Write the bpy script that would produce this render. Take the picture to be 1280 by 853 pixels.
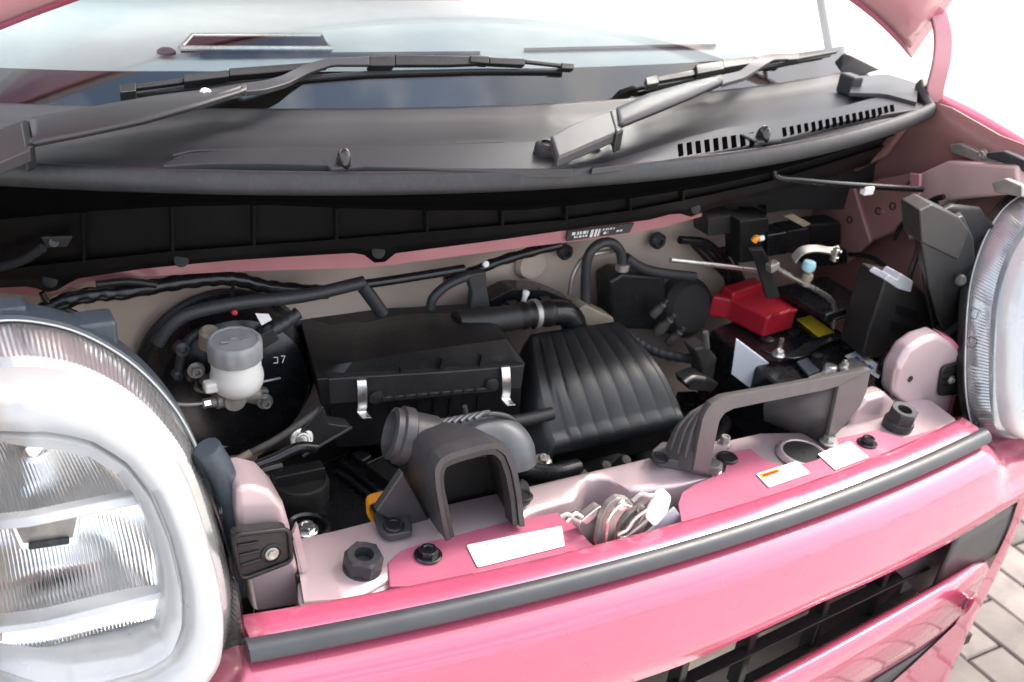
import bpy, bmesh, math, random
from mathutils import Vector, Matrix
from math import radians, sin, cos, pi, sqrt, tan
random.seed(7)
for o in list(bpy.data.objects): bpy.data.objects.remove(o)
SC = bpy.context.scene
COL = SC.collection

# ------------------------------------------------------------------ camera
CAM = Vector((-.665, -.69, .655)); YAW, PIT, ROL, FPX = radians(32.7), radians(27.8), radians(7.1), 1300.
_F = Vector((sin(YAW)*cos(PIT), cos(YAW)*cos(PIT), -sin(PIT)))
_R0 = Vector((cos(YAW), -sin(YAW), 0)); _U0 = _R0.cross(_F)
_R = _R0*cos(ROL) + _U0*sin(ROL); _U = _U0*cos(ROL) - _R0*sin(ROL)
cd = bpy.data.cameras.new('camera'); cam = bpy.data.objects.new('camera', cd); COL.objects.link(cam)
cam.matrix_world = Matrix(((_R.x, _U.x, -_F.x, CAM.x), (_R.y, _U.y, -_F.y, CAM.y), (_R.z, _U.z, -_F.z, CAM.z), (0, 0, 0, 1)))
cd.sensor_width = 36; cd.lens = 36*FPX/1280; cd.clip_start = .01; cd.clip_end = 2000
cd.dof.use_dof = True; cd.dof.focus_distance = 1.0; cd.dof.aperture_fstop = 9.0
SC.camera = cam
SC.render.resolution_x, SC.render.resolution_y = 1024, 682

# ------------------------------------------------------------------ sky, sun, exposure
SUN_EL, SUN_AZ = 50, 95          # azimuth measured from -Y (in front of the car) towards +X
w = bpy.data.worlds.new("World"); SC.world = w; w.use_nodes = True
nt = w.node_tree; bg = nt.nodes['Background']
sky = nt.nodes.new('ShaderNodeTexSky'); sky.sky_type = 'NISHITA'; sky.sun_disc = False
sky.sun_elevation = radians(SUN_EL); sky.sun_rotation = radians(180-SUN_AZ)
sky.air_density = 1.0; sky.dust_density = 4.0; sky.ozone_density = .6
# broken white cloud over the whole sky, laid on a flat cloud deck
tcw = nt.nodes.new('ShaderNodeTexCoord'); sx_ = nt.nodes.new('ShaderNodeSeparateXYZ'); nt.links.new(tcw.outputs['Generated'], sx_.inputs[0])
ad = nt.nodes.new('ShaderNodeMath'); ad.operation = 'MAXIMUM'; nt.links.new(sx_.outputs[2], ad.inputs[0]); ad.inputs[1].default_value = .06
cb = nt.nodes.new('ShaderNodeCombineXYZ')
for i in (0, 1):
    dv = nt.nodes.new('ShaderNodeMath'); dv.operation = 'DIVIDE'; nt.links.new(sx_.outputs[i], dv.inputs[0]); nt.links.new(ad.outputs[0], dv.inputs[1]); nt.links.new(dv.outputs[0], cb.inputs[i])
cn = nt.nodes.new('ShaderNodeTexNoise'); cn.inputs['Scale'].default_value = 1.5; cn.inputs['Detail'].default_value = 6; cn.inputs['Roughness'].default_value = .55; nt.links.new(cb.outputs[0], cn.inputs['Vector'])
cr = nt.nodes.new('ShaderNodeValToRGB'); cr.color_ramp.elements[0].position = .42; cr.color_ramp.elements[1].position = .62
cr.color_ramp.elements[0].color = (0, 0, 0, 1); cr.color_ramp.elements[1].color = (.9, .9, .9, 1); nt.links.new(cn.outputs['Fac'], cr.inputs[0])
cm = nt.nodes.new('ShaderNodeMix'); cm.data_type = 'RGBA'; nt.links.new(cr.outputs[0], cm.inputs[0]); nt.links.new(sky.outputs[0], cm.inputs[6]); cm.inputs[7].default_value = (8.0, 7.8, 7.5, 1)
nt.links.new(cm.outputs[2], bg.inputs[0]); bg.inputs[1].default_value = .15
sd = bpy.data.lights.new('sun', 'SUN'); sd.energy = 1.5; sd.angle = radians(16); sd.color = (1, .95, .88)
so = bpy.data.objects.new('sun', sd); COL.objects.link(so); so.location = (0, 0, 6)
sdir = Vector((sin(radians(SUN_AZ))*cos(radians(SUN_EL)), -cos(radians(SUN_AZ))*cos(radians(SUN_EL)), sin(radians(SUN_EL))))
so.rotation_euler = sdir.to_track_quat('Z', 'Y').to_euler()
SC.view_settings.view_transform = 'Standard'; SC.view_settings.look = 'None'
SC.view_settings.exposure = 1.6; SC.view_settings.gamma = 1; SC.view_settings.use_curve_mapping = False

# ------------------------------------------------------------------ pixel -> point on a named surface
def ray(px, py): return _F + _R*((px-640)/FPX) - _U*((py-426.5)/FPX)
def P(px, py, x=None, y=None, z=None, g=None):
    d = ray(px, py)
    if x is not None: return CAM + d*((x-CAM.x)/d.x)
    if y is not None: return CAM + d*((y-CAM.y)/d.y)
    if z is not None: return CAM + d*((z-CAM.z)/d.z)
    a, b = .2, 4.0; fa = g(CAM+d*a)
    N = 60; pt = a; pf = fa
    for i in range(1, N+1):
        t = a+(b-a)*i/N; ft = g(CAM+d*t)
        if pf*ft <= 0:
            lo, hi, fl = pt, t, pf
            for _ in range(40):
                m = (lo+hi)/2; fm = g(CAM+d*m)
                if fl*fm <= 0: hi = m
                else: lo, fl = m, fm
            return CAM+d*((lo+hi)/2)
        pt, pf = t, ft
    return CAM+d*1.3

# ------------------------------------------------------------------ materials
MATS = {}
def mat(name, col, rough=.5, metal=0., coat=0., var=.12, vscale=30., bump=0., bscale=200., spec=.5, rvar=.1, coatr=.05, dust=0., trans=0.):
    m = bpy.data.materials.new(name); m.use_nodes = True; n = m.node_tree.nodes; l = m.node_tree.links
    b = n['Principled BSDF']
    b.inputs['Metallic'].default_value = metal; b.inputs['Coat Weight'].default_value = coat
    b.inputs['Coat Roughness'].default_value = coatr; b.inputs['Specular IOR Level'].default_value = spec
    if trans: b.inputs['Transmission Weight'].default_value = trans
    tc = n.new('ShaderNodeTexCoord')
    no = n.new('ShaderNodeTexNoise'); no.inputs['Scale'].default_value = vscale; no.inputs['Detail'].default_value = 5
    l.new(tc.outputs['Object'], no.inputs['Vector'])
    rp = n.new('ShaderNodeValToRGB'); rp.color_ramp.elements[0].position = .3; rp.color_ramp.elements[1].position = .7
    rp.color_ramp.elements[0].color = tuple(c*(1-var) for c in col)+(1,); rp.color_ramp.elements[1].color = tuple(min(1, c*(1+var)) for c in col)+(1,)
    l.new(no.outputs['Fac'], rp.inputs[0])
    out = rp.outputs[0]
    if dust:
        n2 = n.new('ShaderNodeTexNoise'); n2.inputs['Scale'].default_value = vscale*6; n2.inputs['Detail'].default_value = 6
        l.new(tc.outputs['Object'], n2.inputs['Vector'])
        r2 = n.new('ShaderNodeValToRGB'); r2.color_ramp.elements[0].position = .48; r2.color_ramp.elements[1].position = .8
        r2.color_ramp.elements[0].color = (0, 0, 0, 1); r2.color_ramp.elements[1].color = (dust, dust, dust, 1)
        l.new(n2.outputs['Fac'], r2.inputs[0])
        mx = n.new('ShaderNodeMix'); mx.data_type = 'RGBA'; l.new(r2.outputs[0], mx.inputs[0]); l.new(out, mx.inputs[6]); mx.inputs[7].default_value = (.26, .26, .26, 1)
        out = mx.outputs[2]
    l.new(out, b.inputs['Base Color'])
    mr = n.new('ShaderNodeMapRange'); mr.inputs[3].default_value = max(.02, rough-rvar); mr.inputs[4].default_value = min(1, rough+rvar)
    n3 = n.new('ShaderNodeTexNoise'); n3.inputs['Scale'].default_value = vscale*2.3; n3.inputs['Detail'].default_value = 4; l.new(tc.outputs['Object'], n3.inputs['Vector'])
    l.new(n3.outputs['Fac'], mr.inputs[0]); l.new(mr.outputs[0], b.inputs['Roughness'])
    if bump:
        bt = n.new('ShaderNodeTexNoise'); bt.inputs['Scale'].default_value = bscale; bt.inputs['Detail'].default_value = 3; l.new(tc.outputs['Object'], bt.inputs['Vector'])
        bn = n.new('ShaderNodeBump'); bn.inputs['Strength'].default_value = bump; bn.inputs['Distance'].default_value = .001
        l.new(bt.outputs['Fac'], bn.inputs['Height']); l.new(bn.outputs[0], b.inputs['Normal'])
    MATS[name] = m
    return m
M = {}
M['pink'] = mat('pink_paint', (.48, .088, .160), .27, .15, 1., .05, 6, .05, 90, rvar=.05)
M['pinkflat'] = mat('pink_inner_paint', (.47, .125, .20), .40, .1, .3, .07, 14, .03, 300)
M['silver'] = mat('thin_pink_paint', (.52, .41, .425), .32, .35, .3, .08, 10, .02, 300)
M['inner'] = mat('shaded_apron_pink', (.29, .145, .135), .42, .1, .3, .14, 9, 0)  # apron pink with the cowl's shade put into the colour
M['fire'] = mat('firewall_paint', (.47, .385, .33), .5, .0, .15, .13, 8, .05, 120, dust=.1)
M['black'] = mat('black_plastic', (.008, .008, .0085), .40, 0, 0, .25, 40, .2, 900, dust=.04, spec=.42)
M['blackr'] = mat('rough_black_plastic', (.017, .0165, .0165), .50, 0, 0, .2, 40, .3, 1100, dust=.04)
M['gloss'] = mat('gloss_black_plastic', (.008, .0085, .010), .27, 0, .0, .2, 30, .03, 500)
M['gloss2'] = mat('polished_black', (.012, .012, .013), .15, 0, .5, .1, 30, 0)
M['slot'] = mat('dead_black', (.003, .003, .003), .9, 0, 0, .1, 30, 0, spec=0)  # lightless black, painted for the shade inside open slots
M['strip'] = mat('strip_rubber', (.042, .046, .052), .40, 0, 0, .1, 30, .1, 700)
M['dcast'] = mat('dark_casting', (.10, .092, .085), .55, .4, 0, .3, 60, .3, 300)  # darker, mottled version of the cast metal
M['grey'] = mat('dark_grey_plastic', (.036, .037, .040), .42, 0, 0, .12, 40, .25, 1000, dust=.03)
M['elbow'] = mat('hose_grey', (.085, .09, .097), .36, 0, 0, .1, 30, .15, 500)
M['guide'] = mat('air_guide_plastic', (.085, .081, .081), .45, 0, 0, .1, 40, .2, 1000)
M['cowl'] = mat('cowl_plastic', (.034, .034, .038), .46, 0, 0, .05, 9, 0, rvar=.0)
M['baffle'] = mat('baffle_plastic', (.006, .006, .006), .45, 0, 0, .2, 30, .1, 900, rvar=.05, spec=.25)
M['rib'] = mat('ribbed_cover_plastic', (.011, .012, .0135), .40, 0, 0, .2, 30, .2, 700, rvar=.07, dust=.03)
M['cream'] = mat('cream_trim', (.62, .58, .44), .7, 0, 0, .06, 4, 0)
M['rubber'] = mat('black_rubber', (.022, .024, .027), .5, 0, 0, .15, 30, .15, 700, dust=.05)
M['steel'] = mat('zinc_steel', (.62, .60, .54), .28, .95, 0, .08, 60, 0)
M['dsteel'] = mat('dull_steel', (.40, .385, .36), .46, .75, 0, .15, 50, .04, 400)
M['cast'] = mat('cast_metal', (.30, .28, .25), .55, .5, 0, .2, 60, .3, 400)
M['alu'] = mat('bright_alloy', (.75, .74, .72), .3, .9, 0, .1, 60, .05, 300)
M['chrome'] = mat('reflector_chrome', (.88, .88, .88), .10, 1., 0, .02, 30, 0, rvar=.03)
M['bezel'] = mat('bezel_silver', (.62, .615, .61), .28, .15, .5, .01, 20, 0, rvar=.02)
M['underside'] = mat('bonnet_underside_paint', (.56, .27, .30), .38, .15, .3, .06, 8, 0)
M['ledge'] = mat('lit_ledge_pink', (.50, .36, .345), .4, .15, .3, .1, 12, 0)  # apron pink again, paler where the light falls on the ledge
M['rail'] = mat('cross_rail_paint', (.46, .20, .225), .42, .1, .3, .07, 14, 0)
M['flute'] = mat('fluted_clear_plastic', (.46, .47, .48), .18, .6, .4, .02, 30, 0, rvar=.03)
M['white'] = mat('white_label', (.82, .82, .80), .5, 0, 0, .04, 80, 0)
M['resv'] = mat('reservoir_plastic', (.78, .77, .72), .42, 0, 0, .05, 30, .05, 300)
M['capgrey'] = mat('cap_grey', (.30, .30, .305), .55, 0, 0, .12, 60, .3, 600, dust=.15)
M['red'] = mat('red_plastic', (.37, .012, .026), .40, 0, .0, .08, 25, .1, 600)
M['yellow'] = mat('yellow_label', (.95, .70, .04), .5, 0, 0, .06, 60, 0)
M['orange'] = mat('orange_plastic', (.85, .33, .015), .4, 0, .2, .06, 60, 0)
M['blue'] = mat('blue_plastic', (.03, .16, .55), .5)
M['skyblue'] = mat('pale_blue_plastic', (.34, .57, .64), .45)
M['pale'] = mat('pale_grey_plastic', (.52, .55, .60), .5, 0, 0, .06, 20, .1, 400)
M['foil'] = mat('tan_insulation', (.30, .25, .19), .6, .2, 0, .15, 40, .4, 200)
M['text'] = mat('label_ink', (.03, .03, .03), .6)
M['whiteink'] = mat('white_ink', (.7, .7, .7), .6)
M['dash'] = mat('dash_plastic', (.62, .67, .67), .65, 0, 0, .04, 20, 0)
M['void'] = mat('engine_bay_dark', (.012, .011, .011), .7, 0, 0, .3, 20, .3, 150)  # shade of the deep bay and of openings put into the colour
M['frit'] = mat('ceramic_band', (.058, .043, .034), .04, 0, 0, .05, 20, 0, rvar=.0)  # brown reflection put into the base colour; the print itself is black
M['housing'] = mat('lamp_housing', (.04, .055, .07), .42, 0, 0, .12, 30, .2, 700, dust=.12)
M['seat'] = mat('seat_cloth', (.30, .29, .27), .9, 0, 0, .1, 20, .3, 500)
M['cabin'] = mat('cabin_trim', (.45, .44, .41), .85, 0, 0, .08, 6, 0)

def clear_mat(name, tint=(1, 1, 1), ior=1.5, rough=.02, bumpscale=0, bumpstr=0.):
    m = bpy.data.materials.new(name); m.use_nodes = True; n = m.node_tree.nodes; l = m.node_tree.links
    for k in list(n): n.remove(k)
    o = n.new('ShaderNodeOutputMaterial'); mx = n.new('ShaderNodeMixShader'); tr = n.new('ShaderNodeBsdfTransparent'); gl = n.new('ShaderNodeBsdfGlossy')
    fr = n.new('ShaderNodeFresnel'); fr.inputs[0].default_value = ior; gl.inputs['Roughness'].default_value = rough
    tr.inputs[0].default_value = (*tint, 1)
    if bumpstr:
        tc = n.new('ShaderNodeTexCoord'); wv = n.new('ShaderNodeTexWave'); wv.inputs['Scale'].default_value = bumpscale; l.new(tc.outputs['Object'], wv.inputs['Vector'])
        bn = n.new('ShaderNodeBump'); bn.inputs['Strength'].default_value = bumpstr; bn.inputs['Distance'].default_value = .002
        l.new(wv.outputs['Fac'], bn.inputs['Height']); l.new(bn.outputs[0], gl.inputs['Normal'])
    l.new(fr.outputs[0], mx.inputs[0]); l.new(tr.outputs[0], mx.inputs[1]); l.new(gl.outputs[0], mx.inputs[2]); l.new(mx.outputs[0], o.inputs[0])
    return m
M['lens'] = clear_mat('clear_lens', (.98, .985, .985), 1.32, .02)
M['glass'] = clear_mat('windshield_glass', (.84, .93, .92), 1.95, .0)

# ------------------------------------------------------------------ object helpers
ORG = {}
def link(name, me, m, parent, origin, label=None, kind=None):
    o = bpy.data.objects.new(name, me); COL.objects.link(o)
    if m: me.materials.append(M[m] if isinstance(m, str) else m)
    ORG[o] = origin
    if parent: o.parent = parent; o.location = origin - ORG[parent]
    else: o.location = origin
    if label: o['label'] = label
    if kind: o['kind'] = kind
    return o
def mk(name, verts, faces, m, parent, bevel=0, seg=2, sub=0, solid=0, smooth=40, label=None, kind=None, fix=True, soff=-1):
    verts = [Vector(v) for v in verts]
    c = sum(verts, Vector())/len(verts)
    me = bpy.data.meshes.new(name); me.from_pydata([v-c for v in verts], [], faces)
    if fix:
        b = bmesh.new(); b.from_mesh(me); bmesh.ops.remove_doubles(b, verts=b.verts, dist=1e-6); bmesh.ops.recalc_face_normals(b, faces=b.faces); b.to_mesh(me); b.free()
    for p in me.polygons: p.use_smooth = True
    if not bevel and not sub and smooth < 180: me.set_sharp_from_angle(angle=radians(smooth))
    o = link(name, me, m, parent, c, label, kind)
    if solid:
        k = o.modifiers.new('t', 'SOLIDIFY'); k.thickness = solid; k.offset = soff
    if bevel:
        k = o.modifiers.new('b', 'BEVEL'); k.width = bevel; k.segments = seg; k.limit_method = 'ANGLE'; k.angle_limit = radians(30); k.harden_normals = True
    if sub:
        k = o.modifiers.new('s', 'SUBSURF'); k.levels = sub; k.render_levels = sub
    return o
def hexa(name, lo, hi, m, parent, **k):
    """solid between two matching polygons (lists of points)"""
    n = len(lo); v = list(lo)+list(hi)
    f = [list(range(n))[::-1], list(range(n, 2*n))]+[[i, (i+1) % n, n+(i+1) % n, n+i] for i in range(n)]
    return mk(name, v, f, m, parent, **k)
def prism(name, poly, ext, m, parent, **k):
    poly = [Vector(p) for p in poly]; ext = Vector(ext)
    return hexa(name, poly, [p+ext for p in poly], m, parent, **k)
def box(name, c, s, m, parent, u=None, v=None, wv=None, **k):
    c = Vector(c); u = Vector(u or (1, 0, 0)).normalized()
    wv = Vector(wv or (0, 0, 1)).normalized()
    if v is None: v = wv.cross(u).normalized(); wv = u.cross(v).normalized()
    else:
        v = Vector(v).normalized(); wv = u.cross(v).normalized()
    a, b, d = s[0]/2, s[1]/2, s[2]/2
    q = [(-a, -b), (a, -b), (a, b), (-a, b)]
    k.setdefault('bevel', min(s)*.12)
    return hexa(name, [c+u*i+v*j-wv*d for i, j in q], [c+u*i+v*j+wv*d for i, j in q], m, parent, **k)
def loft(name, rings, m, parent, closed=True, caps=True, **k):
    n = len(rings[0]); v = [p for r in rings for p in r]; f = []
    for a in range(len(rings)-1):
        for i in range(n if closed else n-1):
            j = (i+1) % n; f.append([a*n+i, a*n+j, (a+1)*n+j, (a+1)*n+i])
    if closed and caps: f.append(list(range(n))[::-1]); f.append([(len(rings)-1)*n+i for i in range(n)])
    return mk(name, v, f, m, parent, **k)
def spline(pts, n=8):
    pts = [Vector(p) for p in pts]; out = []
    q = [pts[0]*2-pts[1]]+pts+[pts[-1]*2-pts[-2]]
    for i in range(1, len(q)-2):
        for s in range(n):
            t = s/n; a, b, c, d = q[i-1], q[i], q[i+1], q[i+2]
            out.append(.5*((2*b)+(c-a)*t+(2*a-5*b+4*c-d)*t*t+(3*b-a-3*c+d)*t**3))
    out.append(pts[-1]); return out
def frame(t, ref=None):
    t = t.normalized(); r = Vector(ref) if ref else (Vector((0, 0, 1)) if abs(t.z) < .9 else Vector((1, 0, 0)))
    a = r.cross(t).normalized(); return a, t.cross(a)
def tube(name, pts, r, m, parent, n=12, sm=6, ribs=0, ribh=.0, flat=1., **k):
    pts = [Vector(p) for p in pts]
    if sm > 1 and len(pts) > 2: pts = spline(pts, sm)
    elif ribs and len(pts) == 2: pts = [pts[0].lerp(pts[1], i/(ribs*4)) for i in range(ribs*4+1)]
    rr = r if callable(r) else (lambda t: r)
    rings = []; N = len(pts); prev = None
    for i, p in enumerate(pts):
        t = (pts[min(i+1, N-1)]-pts[max(i-1, 0)]).normalized()
        if prev is None: a, b = frame(t)
        else:
            a = (prev-t*prev.dot(t)).normalized(); b = t.cross(a)
        prev = a
        rad = rr(i/(N-1))+(ribh*(1 if (i//2) % 2 else 0) if ribs else 0)
        rings.append([p+a*(rad*cos(2*pi*j/n))+b*(rad*flat*sin(2*pi*j/n)) for j in range(n)])
    k.setdefault('smooth', 60)
    return loft(name, rings, m, parent, **k)
def lathe(name, c, ax, prof, m, parent, n=32, squash=1., wob=0, **k):
    c = Vector(c); ax = Vector(ax).normalized(); a, b = frame(ax)
    rings = []
    for r, h in prof:
        rings.append([c+ax*h+a*((r*(1+wob*cos(12*2*pi*j/n)))*cos(2*pi*j/n))+b*((r*(1+wob*cos(12*2*pi*j/n)))*squash*sin(2*pi*j/n)) for j in range(n)])
    k.setdefault('smooth', 35)
    return loft(name, rings, m, parent, **k)
def bolt(name, c, ax, r, m, parent, h=None, washer=True, socket=False, **k):
    """flanged hex head in one mesh"""
    c = Vector(c); ax = Vector(ax).normalized(); a, b = frame(ax); h = h or r*.9; v = []; f = []
    def ring(rad, hh, n=24, hexr=False):
        s = len(v)
        for j in range(n):
            th = 2*pi*j/n
            q = rad*(cos(pi/6)/cos(((th) % (pi/3))-pi/6)) if hexr else rad
            v.append(c+ax*hh+a*q*cos(th)+b*q*sin(th))
        return s
    rs = []
    if washer: rs += [ring(r*1.45, 0), ring(r*1.45, h*.12), ring(r*1.3, h*.25)]
    else: rs += [ring(r, 0, hexr=True)]
    rs += [ring(r, h*.25, hexr=True), ring(r, h*.9, hexr=True), ring(r*.84, h)]
    if socket: rs += [ring(r*.5, h*.98), ring(r*.46, h*.3), ring(r*.2, h*.28)]
    else: rs += [ring(r*.62, h), ring(r*.5, h*.86)]
    for s, t in zip(rs, rs[1:]):
        for j in range(24): f.append([s+j, s+(j+1) % 24, t+(j+1) % 24, t+j])
    f.append([rs[-1]+j for j in range(24)]); f.append([rs[0]+j for j in range(24)][::-1])
    return mk(name, v, f, m, parent, smooth=30, **k)
def grid(name, rows, m, parent, **k):
    n = len(rows[0]); v = [p for r in rows for p in r]
    f = [[a*n+i, a*n+i+1, (a+1)*n+i+1, (a+1)*n+i] for a in range(len(rows)-1) for i in range(n-1)]
    k.setdefault('smooth', 50)
    return mk(name, v, f, m, parent, **k)
def resample(pl, n):
    pl = [Vector((a[0], a[1], 0)) for a in pl]; L = [0]
    for a, b in zip(pl, pl[1:]): L.append(L[-1]+(b-a).length)
    out = []
    for i in range(n):
        s = L[-1]*i/(n-1); j = 0
        while j < len(L)-2 and L[j+1] < s: j += 1
        out.append(pl[j].lerp(pl[j+1], (s-L[j])/max(1e-9, L[j+1]-L[j])))
    return [(p.x, p.y) for p in out]
def patch(name, top, bot, surf, m, parent, n=24, rows=5, **k):
    """sheet between two outlines read off the photograph, lying on a surface of the car"""
    a, b = resample(top, n), resample(bot, n)
    if k.get('solid'): k['fix'] = False
    R = [[surf(a[i][0]+(b[i][0]-a[i][0])*r/(rows-1), a[i][1]+(b[i][1]-a[i][1])*r/(rows-1)) for i in range(n)] for r in range(rows)]
    c = R[0][0]; nn = (R[0][-1]-c).cross(R[-1][0]-c)
    if nn.dot(CAM-c) < 0: R = [r[::-1] for r in R]
    return grid(name, R, m, parent, **k)
def rpoly(pts, r=.25, n=4):
    """round the corners of a closed 2D/3D polygon"""
    pts = [Vector(p) for p in pts]; out = []; N = len(pts)
    for i in range(N):
        p, a, b = pts[i], pts[i-1], pts[(i+1) % N]
        s = p.lerp(a, r); e = p.lerp(b, r)
        for k in range(n+1):
            t = k/n; out.append(s*(1-t)**2+p*2*t*(1-t)+e*t*t)
    return out
def V(*a): return Vector(a)

# ================================================================== the setting
GZ = -.95
def paving_mat():
    m = bpy.data.materials.new('paving_sheet'); m.use_nodes = True; n = m.node_tree.nodes; l = m.node_tree.links; b = n['Principled BSDF']
    tc = n.new('ShaderNodeTexCoord'); mp = n.new('ShaderNodeMapping'); mp.inputs['Rotation'].default_value = (0, 0, pi/2); l.new(tc.outputs['Object'], mp.inputs[0])
    br = n.new('ShaderNodeTexBrick'); br.inputs['Scale'].default_value = 1; br.inputs['Brick Width'].default_value = .235; br.inputs['Row Height'].default_value = .118
    br.inputs['Mortar Size'].default_value = .004; br.inputs['Color1'].default_value = (.62, .57, .53, 1); br.inputs['Color2'].default_value = (.52, .48, .45, 1); br.inputs['Mortar'].default_value = (.30, .28, .22, 1)  # paler than the near bricks: sunlit distance put into the colour
    l.new(mp.outputs[0], br.inputs['Vector']); l.new(br.outputs[0], b.inputs['Base Color']); b.inputs['Roughness'].default_value = .85
    return m
def moss_mat():
    m = bpy.data.materials.new('joint_sand_and_moss'); m.use_nodes = True; n = m.node_tree.nodes; l = m.node_tree.links; b = n['Principled BSDF']
    tc = n.new('ShaderNodeTexCoord'); no = n.new('ShaderNodeTexNoise'); no.inputs['Scale'].default_value = 9; no.inputs['Detail'].default_value = 5
    l.new(tc.outputs['Object'], no.inputs[0]); r = n.new('ShaderNodeValToRGB')
    r.color_ramp.elements[0].position = .45; r.color_ramp.elements[0].color = (.09, .08, .06, 1); r.color_ramp.elements[1].position = .58; r.color_ramp.elements[1].color = (.26, .24, .035, 1)
    l.new(no.outputs['Fac'], r.inputs[0]); l.new(r.outputs[0], b.inputs['Base Color']); b.inputs['Roughness'].default_value = .95
    return m
M['paving'] = paving_mat(); M['moss'] = moss_mat()
M['brick'] = mat('paving_brick', (.19, .165, .148), .85, 0, 0, .25, 12, .7, 140, dust=.25)
_b = M['brick'].node_tree; _p = _b.nodes['Principled BSDF']; _src = _p.inputs['Base Color'].links[0].from_socket
_oi = _b.nodes.new('ShaderNodeObjectInfo'); _hv = _b.nodes.new('ShaderNodeHueSaturation'); _mr = _b.nodes.new('ShaderNodeMapRange'); _mr.inputs[3].default_value = .72; _mr.inputs[4].default_value = 1.25
_b.links.new(_oi.outputs['Random'], _mr.inputs[0]); _b.links.new(_mr.outputs[0], _hv.inputs['Value']); _b.links.new(_src, _hv.inputs['Color']); _b.links.new(_hv.outputs[0], _p.inputs['Base Color'])
ORG_G = V(0, 0, GZ-.012)
pav = mk('pavement', [V(-300, -300, GZ-.012), V(300, -300, GZ-.012), V(300, 300, GZ-.012), V(-300, 300, GZ-.012)], [[0, 1, 2, 3]], 'paving', None, kind='structure')
js = mk('joint_sand', [V(.55, -.6, GZ-.005), V(2.75, -.6, GZ-.005), V(2.75, 1.6, GZ-.005), V(.55, 1.6, GZ-.005)], [[0, 1, 2, 3]], 'moss', pav, kind='stuff')
bm_ = None; bi = 0
for i in range(18):
    for j in range(10):
        cx = .98-.36+i*.118+.059; cy = -.6+j*.235+(.1175 if i % 2 else 0)+.108
        if bm_ is None:
            a, b2 = .1125/2, .2290/2; e = .004
            q = lambda a, b, z: [V(-a, -b, z), V(a, -b, z), V(a, b, z), V(-a, b, z)]
            o = loft('brick', [q(a, b2, -.05), q(a, b2, -.004), q(a-e, b2-e, 0)], 'brick', pav, smooth=20)
            me = o.data; bpy.data.objects.remove(o)
        o = bpy.data.objects.new('brick', me); COL.objects.link(o); o.parent = pav
        o.location = V(cx, cy, GZ+random.uniform(-.002, .002))-ORG[pav]; o.rotation_euler = (random.uniform(-.01, .01), random.uniform(-.01, .01), random.uniform(-.008, .008))
        bm_ = 1

# ================================================================== the car
car = bpy.data.objects.new('car', None); COL.objects.link(car); car.location = (0, .9, GZ); ORG[car] = V(0, .9, GZ)
car['label'] = 'pink small car standing with its bonnet raised and its engine bay open'; car['category'] = 'car'
def asm(name, at, label=None):
    o = bpy.data.objects.new(name, None); COL.objects.link(o); ORG[o] = Vector(at); o.parent = car; o.location = Vector(at)-ORG[car]
    o.empty_display_size = .05
    if label: o['label'] = label
    return o
def bow(x):
    a = abs(x); b = .155*min(a, .5)**2
    if a > .5: b += .155*(a-.5)+8*max(0, a-.595)**2
    return b
def sst(a, b, x):
    t = min(1, max(0, (x-a)/(b-a))); return t*t*(3-2*t)
XS = [i*.74/60 for i in range(-60, 61)]

# ---- front bumper
bump = asm('front_bumper', (0, -.1, -.2), 'glossy pink front bumper with a dark lower grille')
def sface(off): return lambda px, py: P(px, py, g=lambda p: p.y-(-.130+off+bow(p.x)))
edge = [sface(0)(a, b) for a, b in ((800, 850), (849, 833), (1025, 754), (1119, 713), (1195, 674), (1272, 627))]
def zg(x):
    e = edge
    if x <= e[0].x: return e[0].z
    for a, b in zip(e, e[1:]):
        if x <= b.x: return a.z+(b.z-a.z)*(x-a.x)/(b.x-a.x)
    return e[-1].z
prof = [(-.062, -.020), (-.084, -.020), (-.0905, -.0215), (-.096, -.024), (-.104, -.029), (-.111, -.036), (-.1165, -.046), (-.1195, -.060)]
rows = []
for k, (dy, dz) in enumerate(prof): rows.append([V(x, dy+bow(x), dz-.022*sst(.48, .53, abs(x))) for x in XS])
for t in (.33, .66, 1): rows.append([V(x, -.1195-.0105*t**.7-.002*sin(pi*t)+bow(x), (-.06-.012*sst(.48, .53, abs(x)))*(1-t)+zg(x)*t) for x in XS])
rows.append([V(x, -.127+bow(x), zg(x)-.003) for x in XS]); rows.append([V(x, -.085+bow(x), zg(x)-.004) for x in XS])
grid('upper_panel', rows, 'pink', bump, smooth=180)
# lower lip bar, end trim, corner and grille opening
lt = resample([(900, 874), (939, 853), (1010, 816), (1100, 767), (1180, 723), (1218, 702), (1233, 702)], 40)
lb = resample([(1040, 880), (1089, 852), (1150, 815), (1185, 790), (1210, 765), (1228, 735), (1237, 712)], 40)
rows = []
for r in range(9):
    t = r/8; off = .012-.034*sin(pi*min(1, .06+t*.94))**.5 if 0 < t < 1 else .02
    rows.append([P(a[0]+(b[0]-a[0])*t, a[1]+(b[1]-a[1])*t, g=lambda p, o=(off if i < 32 else off*((39-i)/7)**.5+.004*(1-((39-i)/7)**.5)): p.y-(-.130+o+bow(p.x))) for i, (a, b) in enumerate(zip(lt, lb))])
grid('lower_lip', rows, 'pink', bump, smooth=180)
patch('trim_panel', [(1195, 674), (1235, 651), (1272, 629)], [(1166, 738), (1215, 712), (1250, 690)], sface(.007), 'grey', bump, n=12, rows=6, solid=.004, label='dark grey end trim beside the grille')
patch('lower_trim_panel', [(1060, 880), (1092, 853), (1150, 817), (1196, 783)], [(1080, 890), (1105, 862), (1142, 836), (1196, 784)], sface(.012), 'grey', bump, n=12, rows=4, solid=.004)
lft = [sface(.004)(a, b) for a, b in resample([(1273, 626), (1264, 658), (1240, 706), (1196, 784), (1145, 834), (1100, 875)], 22)]
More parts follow.
